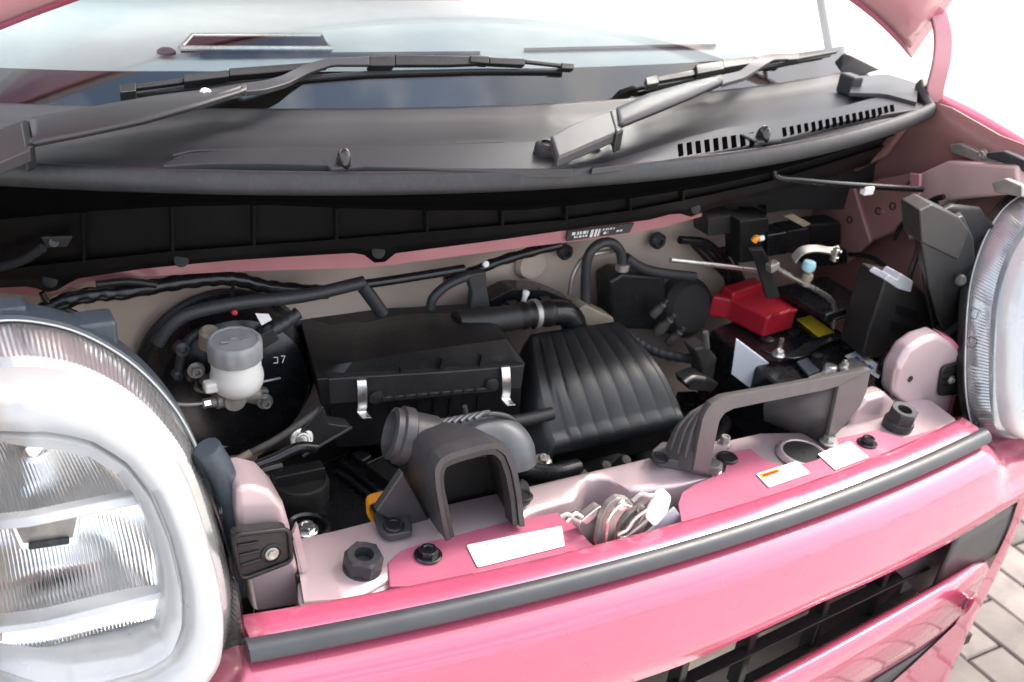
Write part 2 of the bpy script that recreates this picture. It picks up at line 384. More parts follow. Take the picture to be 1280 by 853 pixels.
rows = [[V(p.x+(.74-p.x)*j/30, -.126+.05*max(0, -.25-p.z)+bow(p.x+(.74-p.x)*j/30), p.z) for j in range(31)] for p in lft]
bz = lft[-1].z
rows.append([V(p.x, p.y, -.75) for p in rows[-1]])
grid('corner_panel', rows, 'pink', bump, smooth=180)
# near-black sheet for the shaded recess behind the grille
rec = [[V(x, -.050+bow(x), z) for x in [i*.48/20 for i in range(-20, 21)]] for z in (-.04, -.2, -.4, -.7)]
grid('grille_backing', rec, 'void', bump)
patch('opening_wall', [(1119, 713), (1195, 674)], [(1150, 742), (1168, 734)], sface(.03), 'grey', bump, n=6, rows=4)
for k, (pa, pb) in enumerate([((830, 868), (1160, 709)), ((905, 872), (1150, 742))]):
    pts = [P(pa[0]+(pb[0]-pa[0])*t/8, pa[1]+(pb[1]-pa[1])*t/8, g=lambda p: p.y-(-.100+bow(p.x))) for t in range(9)]
    hexa_l = []
    rings = [[p+V(0, -.004, .0012), p+V(0, .012, .002), p+V(0, .012, -.002), p+V(0, -.004, -.0012)] for p in pts]
    loft('grille_slat', rings, 'black', bump, bevel=.0006)
for (px, py) in ((858, 834), (943, 798), (1034, 760), (1106, 730)):
    p = P(px, py, g=lambda p: p.y-(-.098+bow(p.x)))
    box('grille_fin', p+V(0, .01, -.03), (.010, .02, .10), 'black', bump, bevel=.002)
for (a, b) in (((852, 832), (930, 800)), ((949, 795), (1022, 760)), ((1040, 752), (1082, 734)), ((1104, 748), (1144, 707))):
    p0, p1 = P(*a, y=-.05), P(*b, y=-.05)
    c = (p0+p1)/2; prism('beam_cover', [p0+V(0, 0, .004), p1+V(0, 0, .004), p1+V(0, 0, -.016), p0+V(0, 0, -.016)], (0, .004, 0), 'cast' if a[0] < 1100 else 'grey', bump)

# ---- weather strip and flange
pts = [V(x*.478/20, -.0835+.155*(x*.478/20)**2, -.006) for x in range(-20, 21)]
rings = []
for i, p in enumerate(pts):
    rings.append([p+V(0, .0120*cos(t), -.001+.0100*sin(t)) for t in [2*pi*j/16 for j in range(16)]])
loft('weather_strip', rings, 'strip', car, smooth=60, label='black rubber weather strip along the bumper top')
XF = [-.474+i*.944/40 for i in range(41)]
fl = [(-.058, -.003), (-.0555, -.0005), (-.0545, -.002), (-.053, -.008)]
rows = []
for dy, dz in [(-.086, -.014), (-.084, -.002), (-.080, .0005), (-.068, .001), (-.060, .0012), (-.0562, .0008), (-.0545, -.0012), (-.0535, -.006), (-.052, -.03)]:
    rows.append([V(x, dy+.175*x*x, dz) for x in XF])
grid('bumper_flange', rows, 'pink', car, smooth=70, solid=.0025)

# ---- radiator support
sup = asm('radiator_support', (0, .02, 0), 'pale pink painted radiator support across the nose')
pl = lambda px, py, z=-.003: P(px, py, z=z)
# base beam with the latch pocket cut into its front edge
back = [(366, 676), (420, 664), (470, 651), (560, 631), (660, 609), (740, 590), (812, 573), (870, 557), (912, 548)]
front = [(380, 752), (440, 748), (500, 716), (600, 690), (662, 640), (716, 624), (735, 598), (760, 598), (790, 614), (850, 606), (902, 592)]
bk = [P(a, b, z=-.004) for a, b in resample(back, 40)]; fr = [P(a, b, z=-.004) for a, b in resample(front, 40)]
rows = [[p+V(0, .003, -.05) for p in bk], [p+V(0, .002, -.004) for p in bk], [p for p in bk]]
for t in (.15, .35, .6, .85): rows.append([a.lerp(b, t)+V(0, 0, .0035*sin(pi*t)) for a, b in zip(bk, fr)])
rows += [fr, [p+V(0, -.002, -.003) for p in fr], [p+V(0, -.003, -.045) for p in fr]]
grid('beam', rows, 'silver', sup, smooth=50)
base = [V(-.40, -.03, -.045), V(.42, -.03, -.045), V(.42, .055, -.045), V(-.40, .055, -.045)]
prism('beam_floor', base, (0, 0, -.03), 'pinkflat', sup)
# left stepped shelf under the bump stop
sh = [(372, 676), (480, 655), (500, 690), (486, 720), (488, 735), (420, 757), (372, 757)]
prism('shelf', rpoly([P(a, b, z=-.008) for a, b in sh], .12), (0, 0, -.012), 'silver', sup, bevel=.002)
# stronger pink plates screwed on top
lp = [(487, 733), (484, 704), (500, 688), (545, 672), (570, 662), (604, 660), (640, 650), (698, 640), (712, 649), (738, 678), (747, 685)]
lpf = lp+[(640, 712), (560, 731)]
prism('cover_plate', [P(a, b, z=-.001) for a, b in lpf], (0, 0, -.008), 'pinkflat', sup, bevel=.0015)
rp_ = [(853, 656), (848, 630), (853, 616), (868, 606), (906, 590), (912, 566), (938, 561), (955, 575), (985, 585), (1022, 575), (1048, 548), (1095, 538), (1130, 548), (1186, 532), (1196, 527), (1120, 566), (1000, 612), (925, 638)]
prism('cover_plate', [P(a, b, z=.0) for a, b in rp_], (0, 0, -.008), 'pinkflat', sup, bevel=.0015)
# right hand beam under the air guide with the round hole
rb = [(905, 548), (950, 540), (985, 543), (1035, 545), (1072, 520), (1110, 500), (1150, 545), (1186, 534), (1100, 560), (1040, 580), (985, 590), (930, 572)]
prism('side_beam', [P(a, b, z=-.008) for a, b in [(900, 552), (950, 541), (1000, 540), (1050, 535), (1110, 492), (1165, 500), (1196, 524), (1120, 568), (1010, 608), (925, 635), (880, 640)]], (0, 0, -.02), 'silver', sup, bevel=.003)
h = P(1004, 566, z=-.002)
lathe('round_hole', h, (0, 0, 1), [(.001, -.002), (.024, -.002), (.0243, .0008), (.0255, .0018), (.028, .0016), (.031, -.001), (.032, -.004)], 'silver', sup, caps=False)
lathe('hole_bottom', h+V(0, 0, .0005), (0, 0, 1), [(.0242, 0), (.001, 0)], 'void', sup, caps=False)

# stickers
def sticker(name, px, z, m, label, par=None):
    return prism(name, rpoly([P(a, b, z=z) for a, b in px], .04, 2), (0, 0, .0006), m, par or sup, label=label)
s1 = sticker('label_sticker', [(583, 682), (702, 658), (706, 683), (597, 710)], .0000, 'white', 'long white sticker on the pink plate')
s2 = sticker('warning_sticker', [(945, 593), (996, 577), (1013, 592), (961, 610)], .001, 'white', 'white sticker with an orange warning field')
s3 = sticker('label_sticker', [(1022, 568), (1062, 552), (1086, 572), (1044, 588)], .001, 'white', 'plain white sticker near the round hole')
prism('orange_field', [P(a, b, z=.0018) for a, b in ((949, 593), (973, 586), (976, 590), (953, 598))], (0, 0, .0003), 'orange', s2)
def ink(par, corners, z, rows_, m='text', fill=.6):
    """rows of tiny printed marks inside a quadrilateral"""
    A, B, C, D = [P(a, b, z=z) if not isinstance(a, Vector) else a for a, b in corners]
    v = []; f = []
    for r in rows_:
        t, x0, x1, hgt = r; x = x0
        while x < x1:
            wd = random.uniform(.008, .03); x2 = min(x1, x+wd)
            q = [A.lerp(B, a).lerp(D.lerp(C, a), b) for a, b in ((x, t), (x2, t), (x2, t+hgt), (x, t+hgt))]
            s = len(v); v += q; f.append([s, s+1, s+2, s+3]); x = x2+random.uniform(.006, .014)
    return mk('print', v, f, m, par, fix=False)
ink(s1, [(583, 682), (702, 658), (706, 683), (597, 710)], .0009, [(.12, .18, .27, .05), (.3, .80, .88, .04)], 'dsteel')
ink(s2, [(949, 593), (973, 586), (976, 590), (953, 598)], .0023, [(.25, .1, .9, .5)], 'red')

# bolts, clips and bump stops
U3 = V(0, 0, 1)
bolt('bolt', P(535, 694, z=.0005), U3, .0095, 'gloss', sup, h=.008); bolt('bolt', P(1084, 554, z=.001), U3, .0085, 'gloss', sup, h=.008)
lathe('push_clip', P(909, 573, z=.001), U3, [(.0125, 0), (.0125, .0015), (.011, .003), (.0075, .003), (.007, .002), (.001, .002)], 'black', sup)
for (a, b, z, ax) in ((452, 716, -.008, (.02, -.12, 1)), (1122, 531, -.004, (.02, -.12, 1))):
    c = P(a, b, z=z); s = asm('bump_stop', c, 'black rubber hexagonal bonnet stop'); 
    lathe('stop_base', c, ax, [(.019, -.004), (.019, .006), (.0175, .009)], 'rubber', s, n=24)
    bolt('stop_head', c+V(0, -.001, .009), ax, .0185, 'rubber', s, h=.016, washer=False, socket=True)

# ---- bonnet latch
c0 = P(775, 655, z=-.02); lat = asm('bonnet_latch', c0, 'zinc plated bonnet latch in its pocket')
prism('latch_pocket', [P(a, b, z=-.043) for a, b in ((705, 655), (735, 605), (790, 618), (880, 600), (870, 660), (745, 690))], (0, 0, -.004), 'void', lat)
def strap(name, pts, wdt, th, m, par, wdir, **k):
    wdir = Vector(wdir).normalized(); pts = spline(pts, 5) if len(pts) > 2 else [Vector(p) for p in pts]; rings = []
    for i, p in enumerate(pts):
        t = (pts[min(i+1, len(pts)-1)]-pts[max(i-1, 0)]).normalized(); nn = t.cross(wdir).normalized()
        ww = wdt(i/(len(pts)-1)) if callable(wdt) else wdt
        rings.append([p+wdir*ww/2+nn*th/2, p-wdir*ww/2+nn*th/2, p-wdir*ww/2-nn*th/2, p+wdir*ww/2-nn*th/2])
    k.setdefault('bevel', th*.25)
    return loft(name, rings, m, par, **k)
L = lambda a, b, y: P(a, b, y=y)
def lplate(name, px, y, th, m, bev=.0015, r=.2):
    return prism(name, rpoly([L(a, b, y) for a, b in px], r, 3), (0, th, 0), m, lat, bevel=bev)
lplate('latch_bracket', [(722, 657), (750, 635), (758, 641), (752, 660), (744, 684), (732, 676)], -.030, .012, 'dsteel', .002)
lplate('bracket_flange', [(726, 652), (750, 633), (757, 637), (733, 657)], -.034, .004, 'alu', .001)
lplate('latch_hook', [(745, 684), (751, 650), (760, 631), (772, 622), (786, 624), (793, 633), (780, 640), (771, 654), (766, 684)], -.042, .007, 'dsteel', .002)
lplate('latch_pawl', [(770, 682), (776, 656), (788, 642), (806, 630), (814, 622), (818, 630), (800, 648), (786, 664), (778, 684)], -.034, .006, 'dsteel', .002)
for pts, r, m_ in (([(756, 680), (760, 652), (770, 636), (780, 631), (788, 633)], .0022, 'steel'), ([(772, 676), (774, 668), (784, 662), (794, 648), (810, 636), (824, 626)], .0024, 'steel'), ([(773, 672), (782, 672), (794, 662), (808, 650), (816, 644)], .0024, 'dsteel'), ([(700, 646), (709, 643), (716, 648), (724, 652)], .0026, 'dsteel'), ([(708, 652), (718, 642), (727, 646)], .0026, 'steel'), ([(790, 626), (800, 618), (814, 620), (826, 616)], .003, 'dsteel')):
    tube('latch_wire', [L(a, b, -.047) for a, b in pts], r, m_, lat, n=8)
lathe('rivet', L(777, 632, -.043), (0, -1, .3), [(.0065, 0), (.0065, .0015), (.0045, .003), (.001, .0035)], 'steel', lat, n=20)
lathe('rivet', L(800, 636, -.036), (0, -1, .3), [(.005, 0), (.005, .0015), (.003, .0025), (.001, .003)], 'dsteel', lat, n=20)
lplate('release_tab', [(806, 647), (821, 616), (831, 612), (840, 622), (835, 641), (819, 660)], -.050, .004, 'white', .0012, .25)
lplate('tab_arm', [(790, 668), (806, 642), (816, 634), (822, 640), (808, 656), (800, 672)], -.046, .005, 'dsteel', .001)
lplate('cable_shield', [(806, 670), (838, 640), (844, 635), (857, 655), (836, 664)], -.040, .003, 'pale', .0008, .1)

# ---- pink posts beside the lamps with black lamp brackets
def post_left():
    s = asm('lamp_post', (-.45, .04, .03), 'pale pink sheet metal post beside the lamp')
    o = [(296, 612), (314, 607), (338, 613), (356, 632), (364, 660), (368, 690), (382, 745), (378, 758), (318, 768), (312, 735), (302, 690), (296, 640)]
    poly = [P(a, b, y=.025) for a, b in o]
    prism('post_panel', poly, (0, .05, 0), 'silver', s, bevel=.011, seg=4)
    prism('post_edge', [P(a, b, y=.018) for a, b in ((372, 655), (385, 712), (378, 716), (366, 668))], (0, .004, 0), 'silver', s)
    prism('slot', [P(a, b, y=.016) for a, b in ((370, 720), (378, 722), (379, 750), (374, 752))], (0, .004, 0), 'void', s)
post_left()
def lamp_bracket(px, y, screw, ext):
    c = P(*screw, y=y); s = asm('lamp_bracket', c, 'black ribbed plastic lamp bracket with a screw')
    poly = [P(a, b, y=y) for a, b in px]
    prism('bracket_body', rpoly(poly, .16), ext, 'blackr', s, bevel=.002)
    cen = sum(poly, Vector())/len(poly); rim = rpoly([cen+(p-cen)*1.0 for p in poly], .16)
    tube('bracket_rim', [p+V(0, -.0015, 0) for p in rim+[rim[0]]], .0022, 'black', s, n=8, sm=1)
    lathe('screw_boss', c+V(0, -.0005, 0), (0, -1, .15), [(.0095, -.003), (.0095, .0015), (.008, .002), (.0075, .001), (.001, .001)], 'black', s, n=24)
    bolt('screw', c+V(0, -.002, 0), (0, -1, .15), .0042, 'dsteel', s, h=.003)
    for k in range(3):
        a = poly[0].lerp(poly[3], .25+.22*k); b = a.lerp(poly[1].lerp(poly[2], .25+.22*k), .42)
        tube('bracket_rib', [a+V(.003, -.001, 0), b+V(0, -.001, 0)], .0013, 'black', s, n=6)
lamp_bracket([(290, 668), (360, 660), (364, 700), (300, 724)], .008, (339, 691), (0, .012, 0))

# ================================================================== cowl, windshield, wipers
def Ys(x): return .16+.34*x*x
def Yb(x): return .373+.24*x*x
XC = [-.74+i*1.44/48 for i in range(49)]
cow = asm('cowl', (0, .28, .3), 'matt dark grey plastic cowl below the windshield')
prof = [(0, .309), (.04, .3145), (.3, .3135), (.55, .3115), (.8, .3105), (.90, .314), (.955, .320), (1.0, .3205)]
grid('cowl_panel', [[V(x, Ys(x)+(Yb(x)-Ys(x))*t+.004, z-.001) for x in XC] for t, z in prof], 'cowl', cow, smooth=60, solid=.003)
gc = lambda off: (lambda px, py: P(px, py, z=.3145+off))
patch('access_lid', [(204, 205), (228, 192), (300, 186), (420, 184), (560, 180), (672, 177), (690, 180)], [(204, 207), (260, 204), (330, 204), (430, 207), (560, 211), (660, 211), (716, 211)], gc(.008), 'cowl', cow, n=40, rows=4, solid=.01, bevel=.0015, label='flat raised lid on the cowl')
patch('cowl_step', [(215, 190), (235, 184), (420, 179), (620, 173), (624, 175)], [(215, 194), (240, 188), (420, 184), (620, 178), (632, 178)], gc(.004), 'cowl', cow, n=40, rows=3, solid=.006, bevel=.0015)
patch('vent_panel', [(740, 208), (800, 190), (850, 174), (905, 160), (960, 152), (1040, 136), (1100, 120), (1140, 117)], [(740, 211), (820, 202), (870, 195), (930, 183), (985, 172), (1050, 153), (1110, 142), (1150, 136)], gc(.006), 'cowl', cow, n=40, rows=5, solid=.007, bevel=.0015, label='raised vent panel with slots')
gv = lambda px, py: P(px, py, z=.3212)
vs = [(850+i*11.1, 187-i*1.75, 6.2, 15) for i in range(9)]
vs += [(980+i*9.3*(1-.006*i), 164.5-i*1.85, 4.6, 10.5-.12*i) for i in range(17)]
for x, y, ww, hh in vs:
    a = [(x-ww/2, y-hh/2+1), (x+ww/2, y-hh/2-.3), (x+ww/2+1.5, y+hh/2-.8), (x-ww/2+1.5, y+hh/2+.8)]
    prism('vent_slot', [gv(*q) for q in a], (0, 0, -.003), 'slot', cow)  # solid black inlay painted as the dark of an opening
# hood stops / washer nozzles on the cowl
for (x, y) in ((429, 194), (952, 162)):
    c = P(x, y+12, z=.322); s = asm('washer_nozzle', c, 'small black washer nozzle on the cowl')
    lathe('nozzle_body', c, (0, -.25, 1), [(.009, -.004), (.0095, .003), (.0085, .010), (.0055, .0155), (.0015, .0175)], 'gloss2', s, n=20, squash=.75)
    box('nozzle_seat', c+V(.004, .006, -.002), (.040, .03, .006), 'cowl', s, bevel=.002)
for (x, y) in ((743, 182),):
    lathe('push_clip', P(x, y, z=.315), U3, [(.008, 0), (.008, .004), (.006, .006), (.001, .0065)], 'black', cow, n=18)
box('corner_block', P(1062, 106, z=.325), (.022, .03, .03), 'cowl', cow, bevel=.004)
prism('corner_sail', [P(a, b, y=.47) for a, b in ((1045, 98), (1066, 70), (1102, 88), (1066, 98))], (0, .03, 0), 'cowl', cow, bevel=.003, label='small black triangular corner piece')
patch('corner_cover', [(1066, 96), (1108, 92), (1148, 104)], [(1062, 116), (1105, 117), (1146, 128)], lambda a, b: P(a, b, z=.326), 'cowl', cow, n=10, rows=4, solid=.006, bevel=.001)
# seal
pts = [V(x, Ys(x)-.002, .3085) for x in [-.76+i*1.40/60 for i in range(61)]]
pts += [V(.655, .325, .316), V(.665, .345, .330)]
rings = []
for i, p in enumerate(pts):
    t = (pts[min(i+1, len(pts)-1)]-pts[max(0, i-1)]); n = V(-t.y, t.x, 0).normalized()
    rings.append([p+n*(.0085*cos(2*pi*j/14))+V(0, 0, .0118*sin(2*pi*j/14)) for j in range(14)])
loft('cowl_seal', rings, 'rubber', car, smooth=60, label='thick black rubber seal along the cowl front edge')
# baffle below the seal
gb = lambda p: p.y-(Ys(p.x)+.012+(.30-p.z)*.55)
sb = lambda px, py: P(px, py, g=gb)
baf = asm('cowl_baffle', (0, .25, .24), 'black ribbed plastic baffle under the cowl seal')
line1 = [(-60, 280), (0, 272), (110, 262), (215, 256), (330, 254), (420, 258), (530, 261), (650, 261), (720, 254), (800, 244), (880, 232), (960, 214), (1040, 190), (1115, 168)]
line2 = [(-60, 346), (0, 338), (112, 326), (219, 315), (312, 308), (400, 302), (530, 291), (625, 283), (705, 276), (800, 262), (880, 246), (960, 228), (1040, 204), (1115, 180)]
low = [(-60, 362), (0, 360), (38, 358), (62, 367), (80, 359), (92, 349), (180, 336), (285, 326), (380, 320), (450, 316), (460, 322), (471, 331), (483, 327), (494, 317), (625, 300), (722, 286), (812, 275), (846, 266), (866, 272), (885, 262), (960, 242), (1040, 222), (1115, 196)]
def pt(name, a, b, sa, sb_, n=90, rows=3, **k): 
    A, B = a, b
    def atx(pl, x):
        for p, q in zip(pl, pl[1:]):
            if p[0] <= x <= q[0]: return p[1]+(q[1]-p[1])*(x-p[0])/(q[0]-p[0])
        return pl[-1][1]
    xs = [-60+1175*i/(n-1) for i in range(n)]
    R = []
    for r in range(rows):
        t = r/(rows-1); R.append([(sa(x, atx(A, x)) if t == 0 else sb_(x, atx(B, x)) if t == 1 else sa(x, atx(A, x)).lerp(sb_(x, atx(B, x)), t)) for x in xs])
    return R
r1 = pt('', line1, line2, sb, sb); r2 = pt('', line2, low, sb, sb)
top = [[V(p.x, Ys(p.x)+.004, .300) for p in r1[0]], [p+V(0, -.004, .004) for p in r1[0]], [p+V(0, -.005, .0) for p in r1[0]]]
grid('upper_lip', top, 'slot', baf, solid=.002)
grid('ribbed_wall', [[p+V(0, .006, 0) for p in r] for r in r1], 'baffle', baf)
grid('lower_flange', [[p+V(0, .006, 0) for p in r2[0]], [p+V(0, -.001, .001) for p in r2[0]]]+[r2[1], r2[2]], 'baffle', baf, solid=.003)
for (x, a, b) in ((103, 264, 327), (214, 257, 316), (316, 255, 308), (419, 259, 301), (532, 262, 291), (626, 262, 283), (706, 256, 276), (786, 246, 264), (852, 237, 252)):
    p, q = sb(x, a), sb(x+2, b)
    prism('rib', [p+V(-.0014, -.005, 0), p+V(-.0014, .006, 0), q+V(-.0014, .006, 0), q+V(-.0014, -.001, 0)], (.0028, 0, 0), 'baffle', baf)
for (x, y) in ((62, 350), (226, 324), (472, 314), (868, 260)):
    lathe('push_clip', sb(x, y)+V(0, -.002, 0), (0, -1, .5), [(.0075, -.002), (.0075, .0005), (.006, .001), (.001, .001)], 'baffle', baf, n=20)
prism('end_plate', [P(a, b, y=.36) for a, b in ((870, 250), (960, 215), (1100, 165), (1090, 235), (1060, 262), (990, 262), (900, 275))], (0, .01, 0), 'void', baf)
# cable clip on the baffle
cl = asm('cable_clip', sb(70, 300), 'black cable with a flat clip on the baffle')
prism('clip_plate', [sb(a, b)+V(0, -.006, 0) for a, b in ((50, 294), (90, 293), (83, 306), (57, 307))], (0, .004, 0), 'grey', cl, bevel=.001)
lathe('clip_stud', sb(66, 300)+V(0, -.006, 0), (0, -1, .3), [(.0045, 0), (.0045, .002), (.003, .002), (.003, .001), (.001, .001)], 'grey', cl, n=16)
tube('cable', [sb(-30, 334)+V(0, -.012, 0), sb(0, 327)+V(0, -.012, 0), sb(25, 320)+V(0, -.012, 0), sb(52, 305)+V(0, -.010, 0)], .0045, 'rubber', cl)

# windshield
WSA = 59
SL = tan(radians(WSA))
ws = asm('windshield', (0, .6, .45), 'tinted windshield with a black printed lower band')
def gl(x, s, off=0): return V(x, Yb(x)+s*cos(radians(WSA))-off*sin(radians(WSA)), .3155+s*sin(radians(WSA))+off*cos(radians(WSA)))
XG = [-.66+i*1.32/40 for i in range(41)]
grid('glass_pane', [[gl(x, s) for x in XG] for s in (-.012, .05, .1, .2, .35, .55, .75)], 'glass', ws, smooth=180)
gfr = lambda p: (p.z-.3155+.0035)-SL*(p.y-Yb(p.x))
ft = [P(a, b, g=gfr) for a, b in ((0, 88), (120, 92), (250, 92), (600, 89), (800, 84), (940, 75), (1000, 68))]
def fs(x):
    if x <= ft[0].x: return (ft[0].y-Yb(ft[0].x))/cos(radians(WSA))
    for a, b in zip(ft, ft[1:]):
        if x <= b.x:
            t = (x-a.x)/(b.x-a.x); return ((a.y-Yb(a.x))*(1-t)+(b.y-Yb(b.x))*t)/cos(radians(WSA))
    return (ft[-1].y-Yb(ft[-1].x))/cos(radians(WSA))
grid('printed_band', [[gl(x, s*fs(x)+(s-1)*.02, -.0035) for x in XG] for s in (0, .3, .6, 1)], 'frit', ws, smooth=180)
# dashboard seen through the glass
da = asm('dashboard', (0, .8, .33), 'grey dashboard behind the windshield')
XD = [-.62+i*1.24/20 for i in range(21)]
grid('dash_top', [[V(x, Yb(x)+d, z) for x in XD] for d, z in ((.03, .30), (.05, .325), (.2, .333), (.4, .335), (.55, .330), (.62, .29), (.64, .1))], 'dash', da, smooth=60)
pd = lambda a, b, z=.338: P(a, b, z=z)
fr_ = [pd(226, 66), pd(240, 50), pd(402, 50), pd(414, 66)]
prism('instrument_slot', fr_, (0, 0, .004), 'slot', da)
tube('slot_frame', [p+V(0, 0, .005) for p in fr_+[fr_[0]]], .0035, 'alu', da, n=8, sm=1)
lathe('dash_sensor', pd(208, 67, .336), U3, [(.011, 0), (.011, .003), (.007, .006), (.001, .007)], 'grey', da, n=20)
prism('defrost_slot', [pd(655, 65, .3345), pd(655, 62, .3345), pd(895, 56, .3345), pd(895, 59, .3345)], (0, 0, .002), 'void', da)
prism('defrost_slot', [pd(250, 72, .3345), pd(250, 69, .3345), pd(600, 66, .3345), pd(600, 69, .3345)], (0, 0, .002), 'void', da)
# cabin behind
cab = asm('cabin', (0, 1.6, .3), 'pale cabin interior seen through the glass')
for sx in (-1, 1):
    box('front_seat', (sx*.32, 1.75, .15), (.46, .22, .75), 'seat', cab, bevel=.07, seg=4)
    box('head_rest', (sx*.32, 1.78, .62), (.26, .1, .17), 'seat', cab, bevel=.04, seg=4)
grid('rear_wall', [[V(x, 3.0, z) for x in (-.65, .65)] for z in (-.6, .8)], 'cabin', cab)
grid('roof', [[V(x, y, .98-.12*abs(x)) for x in (-.66, -.3, 0, .3, .66)] for y in (.86, 1.3, 2.2, 3.1)], 'cabin', cab, solid=.03)
grid('cabin_floor', [[V(x, y, -.6) for x in (-.65, .65)] for y in (.7, 3.)], 'cabin', cab)
for sx in (-1, 1):
    grid('side_wall', [[V(sx*.68, y, z) for y in (.75, 3.0)] for z in (-.7, .28)], 'pink', cab, solid=.02)
    tube('pillar', [V(sx*.69, .53, .28), V(sx*.68, .70, .56), V(sx*.66, .92, .90)], .007, 'black', cab, n=10)

# wipers
def gw(off):
    def f(p):
        a = .3155+off+SL*(p.y-Yb(p.x)); b = .322+off*.8; d = a-b
        return p.z-(.5*(a+b)+.5*sqrt(d*d+.0004))
    return lambda px, py: P(px, py, g=f)
def wsol(name, top, bot, off, th, m, par, n=24, rows=3, bev=.0015, **k):
    return patch(name, top, bot, gw(off), m, par, n=n, rows=rows, solid=th, bevel=bev, **k)
def warm(name, top, bot, off, bulge, th, m, par, n=30):
    A, B = resample(top, n), resample(bot, n); R = []
    for r in range(9):
        t = r/8; f = gw(off+bulge*sin(pi*t)**.7-(.004 if r in (0, 8) else 0)); R.append([f(a[0]+(b[0]-a[0])*t, a[1]+(b[1]-a[1])*t) for a, b in zip(A, B)])
    c = R[0][0]; nn = (R[0][-1]-c).cross(R[-1][0]-c)
    if nn.dot(CAM-c) < 0: R = [r[::-1] for r in R]
    return grid(name, R, m, par, solid=th, fix=False, smooth=180)
wa = asm('wiper', gw(.03)(20, 180), 'long black wiper with its arm rising from beside the near lamp')
wsol('arm_base', [(-60, 190), (-10, 164), (33, 148)], [(-60, 240), (0, 202), (38, 186)], .036, .012, 'cowl', wa, bev=.004)
wsol('arm_hinge', [(24, 153), (36, 148)], [(30, 186), (43, 180)], .037, .022, 'black', wa, bev=.003, n=4)
warm('arm', [(37, 147), (110, 134), (190, 120), (260, 111), (308, 103)], [(43, 184), (110, 171), (180, 156), (250, 136), (308, 117)], .034, .008, .008, 'cowl', wa)
wsol('arm_rod', [(306, 103), (330, 100), (352, 94), (380, 80), (410, 72), (462, 70)], [(306, 114), (330, 112), (360, 104), (388, 91), (416, 82), (463, 82)], .036, .006, 'cowl', wa, bev=.0015)
bolt('arm_rivet', gw(.038)(257, 116), (0, -.64, .77), .004, 'steel', wa, h=.002)
bl = asm('wiper_blade', gw(.02)(430, 90), 'black segmented wiper blade resting on the dark glass band')
for k, (top, bot, off, th) in enumerate([
    ([(149, 105), (170, 103)], [(150, 115), (170, 113)], .030, .012), ([(168, 105), (230, 96)], [(168, 110), (230, 103)], .026, .005),
    ([(229, 93), (286, 87)], [(230, 102), (287, 96)], .032, .010), ([(286, 85), (330, 82), (410, 76)], [(287, 95), (330, 92), (410, 84)], .034, .010),
    ([(462, 70), (494, 69)], [(462, 83), (494, 83)], .036, .014), ([(494, 68), (560, 69), (612, 71)], [(494, 82), (560, 82), (612, 80)], .034, .008),
    ([(588, 69), (612, 70)], [(588, 78), (612, 80)], .038, .012), ([(612, 71), (657, 73)], [(612, 80), (657, 82)], .034, .010),
    ([(657, 74), (704, 79)], [(657, 79), (704, 84)], .028, .005), ([(702, 78), (718, 79)], [(702, 86), (718, 87)], .03, .01)]):
    wsol('blade_segment', top, bot, off, th, 'black', bl, n=8)
wsol('blade_rubber', [(170, 112), (330, 98), (460, 88), (600, 85), (705, 86)], [(170, 117), (330, 104), (460, 94), (600, 90), (705, 90)], .014, .006, 'rubber', bl, n=30)
wb = asm('wiper', gw(.03)(690, 185), 'short wiper whose arm pivots in the middle of the cowl')
wsol('arm_base', [(688, 170), (720, 153), (768, 137)], [(697, 197), (735, 181), (777, 163)], .032, .012, 'cowl', wb, bev=.004)
lathe('pivot_cap', gw(.012)(684, 183), (0, -.2, 1), [(.013, -.02), (.013, .0), (.011, .003), (.007, .004), (.006, .002), (.001, .002)], 'black', wb, n=24)
wsol('arm_hinge', [(762, 138), (771, 135)], [(770, 166), (780, 162)], .034, .024, 'black', wb, bev=.003, n=4)
warm('arm', [(770, 135), (810, 117), (860, 103), (902, 93)], [(778, 160), (820, 143), (865, 124), (904, 105)], .032, .008, .008, 'cowl', wb)
wsol('arm_rod', [(900, 94), (925, 88), (945, 73), (962, 67), (990, 66)], [(902, 105), (930, 97), (955, 82), (968, 75), (992, 74)], .034, .006, 'cowl', wb, bev=.0015)
bl2 = asm('wiper_blade', gw(.02)(930, 85), 'short black wiper blade on the far side of the glass')
for top, bot, off, th in [([(807, 97), (822, 93)], [(809, 106), (824, 103)], .03, .01), ([(822, 96), (872, 86)], [(823, 101), (872, 93)], .028, .006), ([(870, 81), (904, 75)], [(872, 92), (906, 86)], .034, .01),
    ([(903, 74), (945, 70)], [(905, 85), (945, 79)], .034, .01), ([(985, 66), (1000, 66)], [(985, 75), (1000, 74)], .034, .01), ([(998, 69), (1048, 63)], [(998, 74), (1048, 65)], .03, .006)]:
    wsol('blade_segment', top, bot, off, th, 'black', bl2, n=6)
wsol('blade_rubber', [(815, 105), (900, 90), (1040, 67)], [(815, 109), (900, 95), (1040, 70)], .014, .006, 'rubber', bl2, n=16)

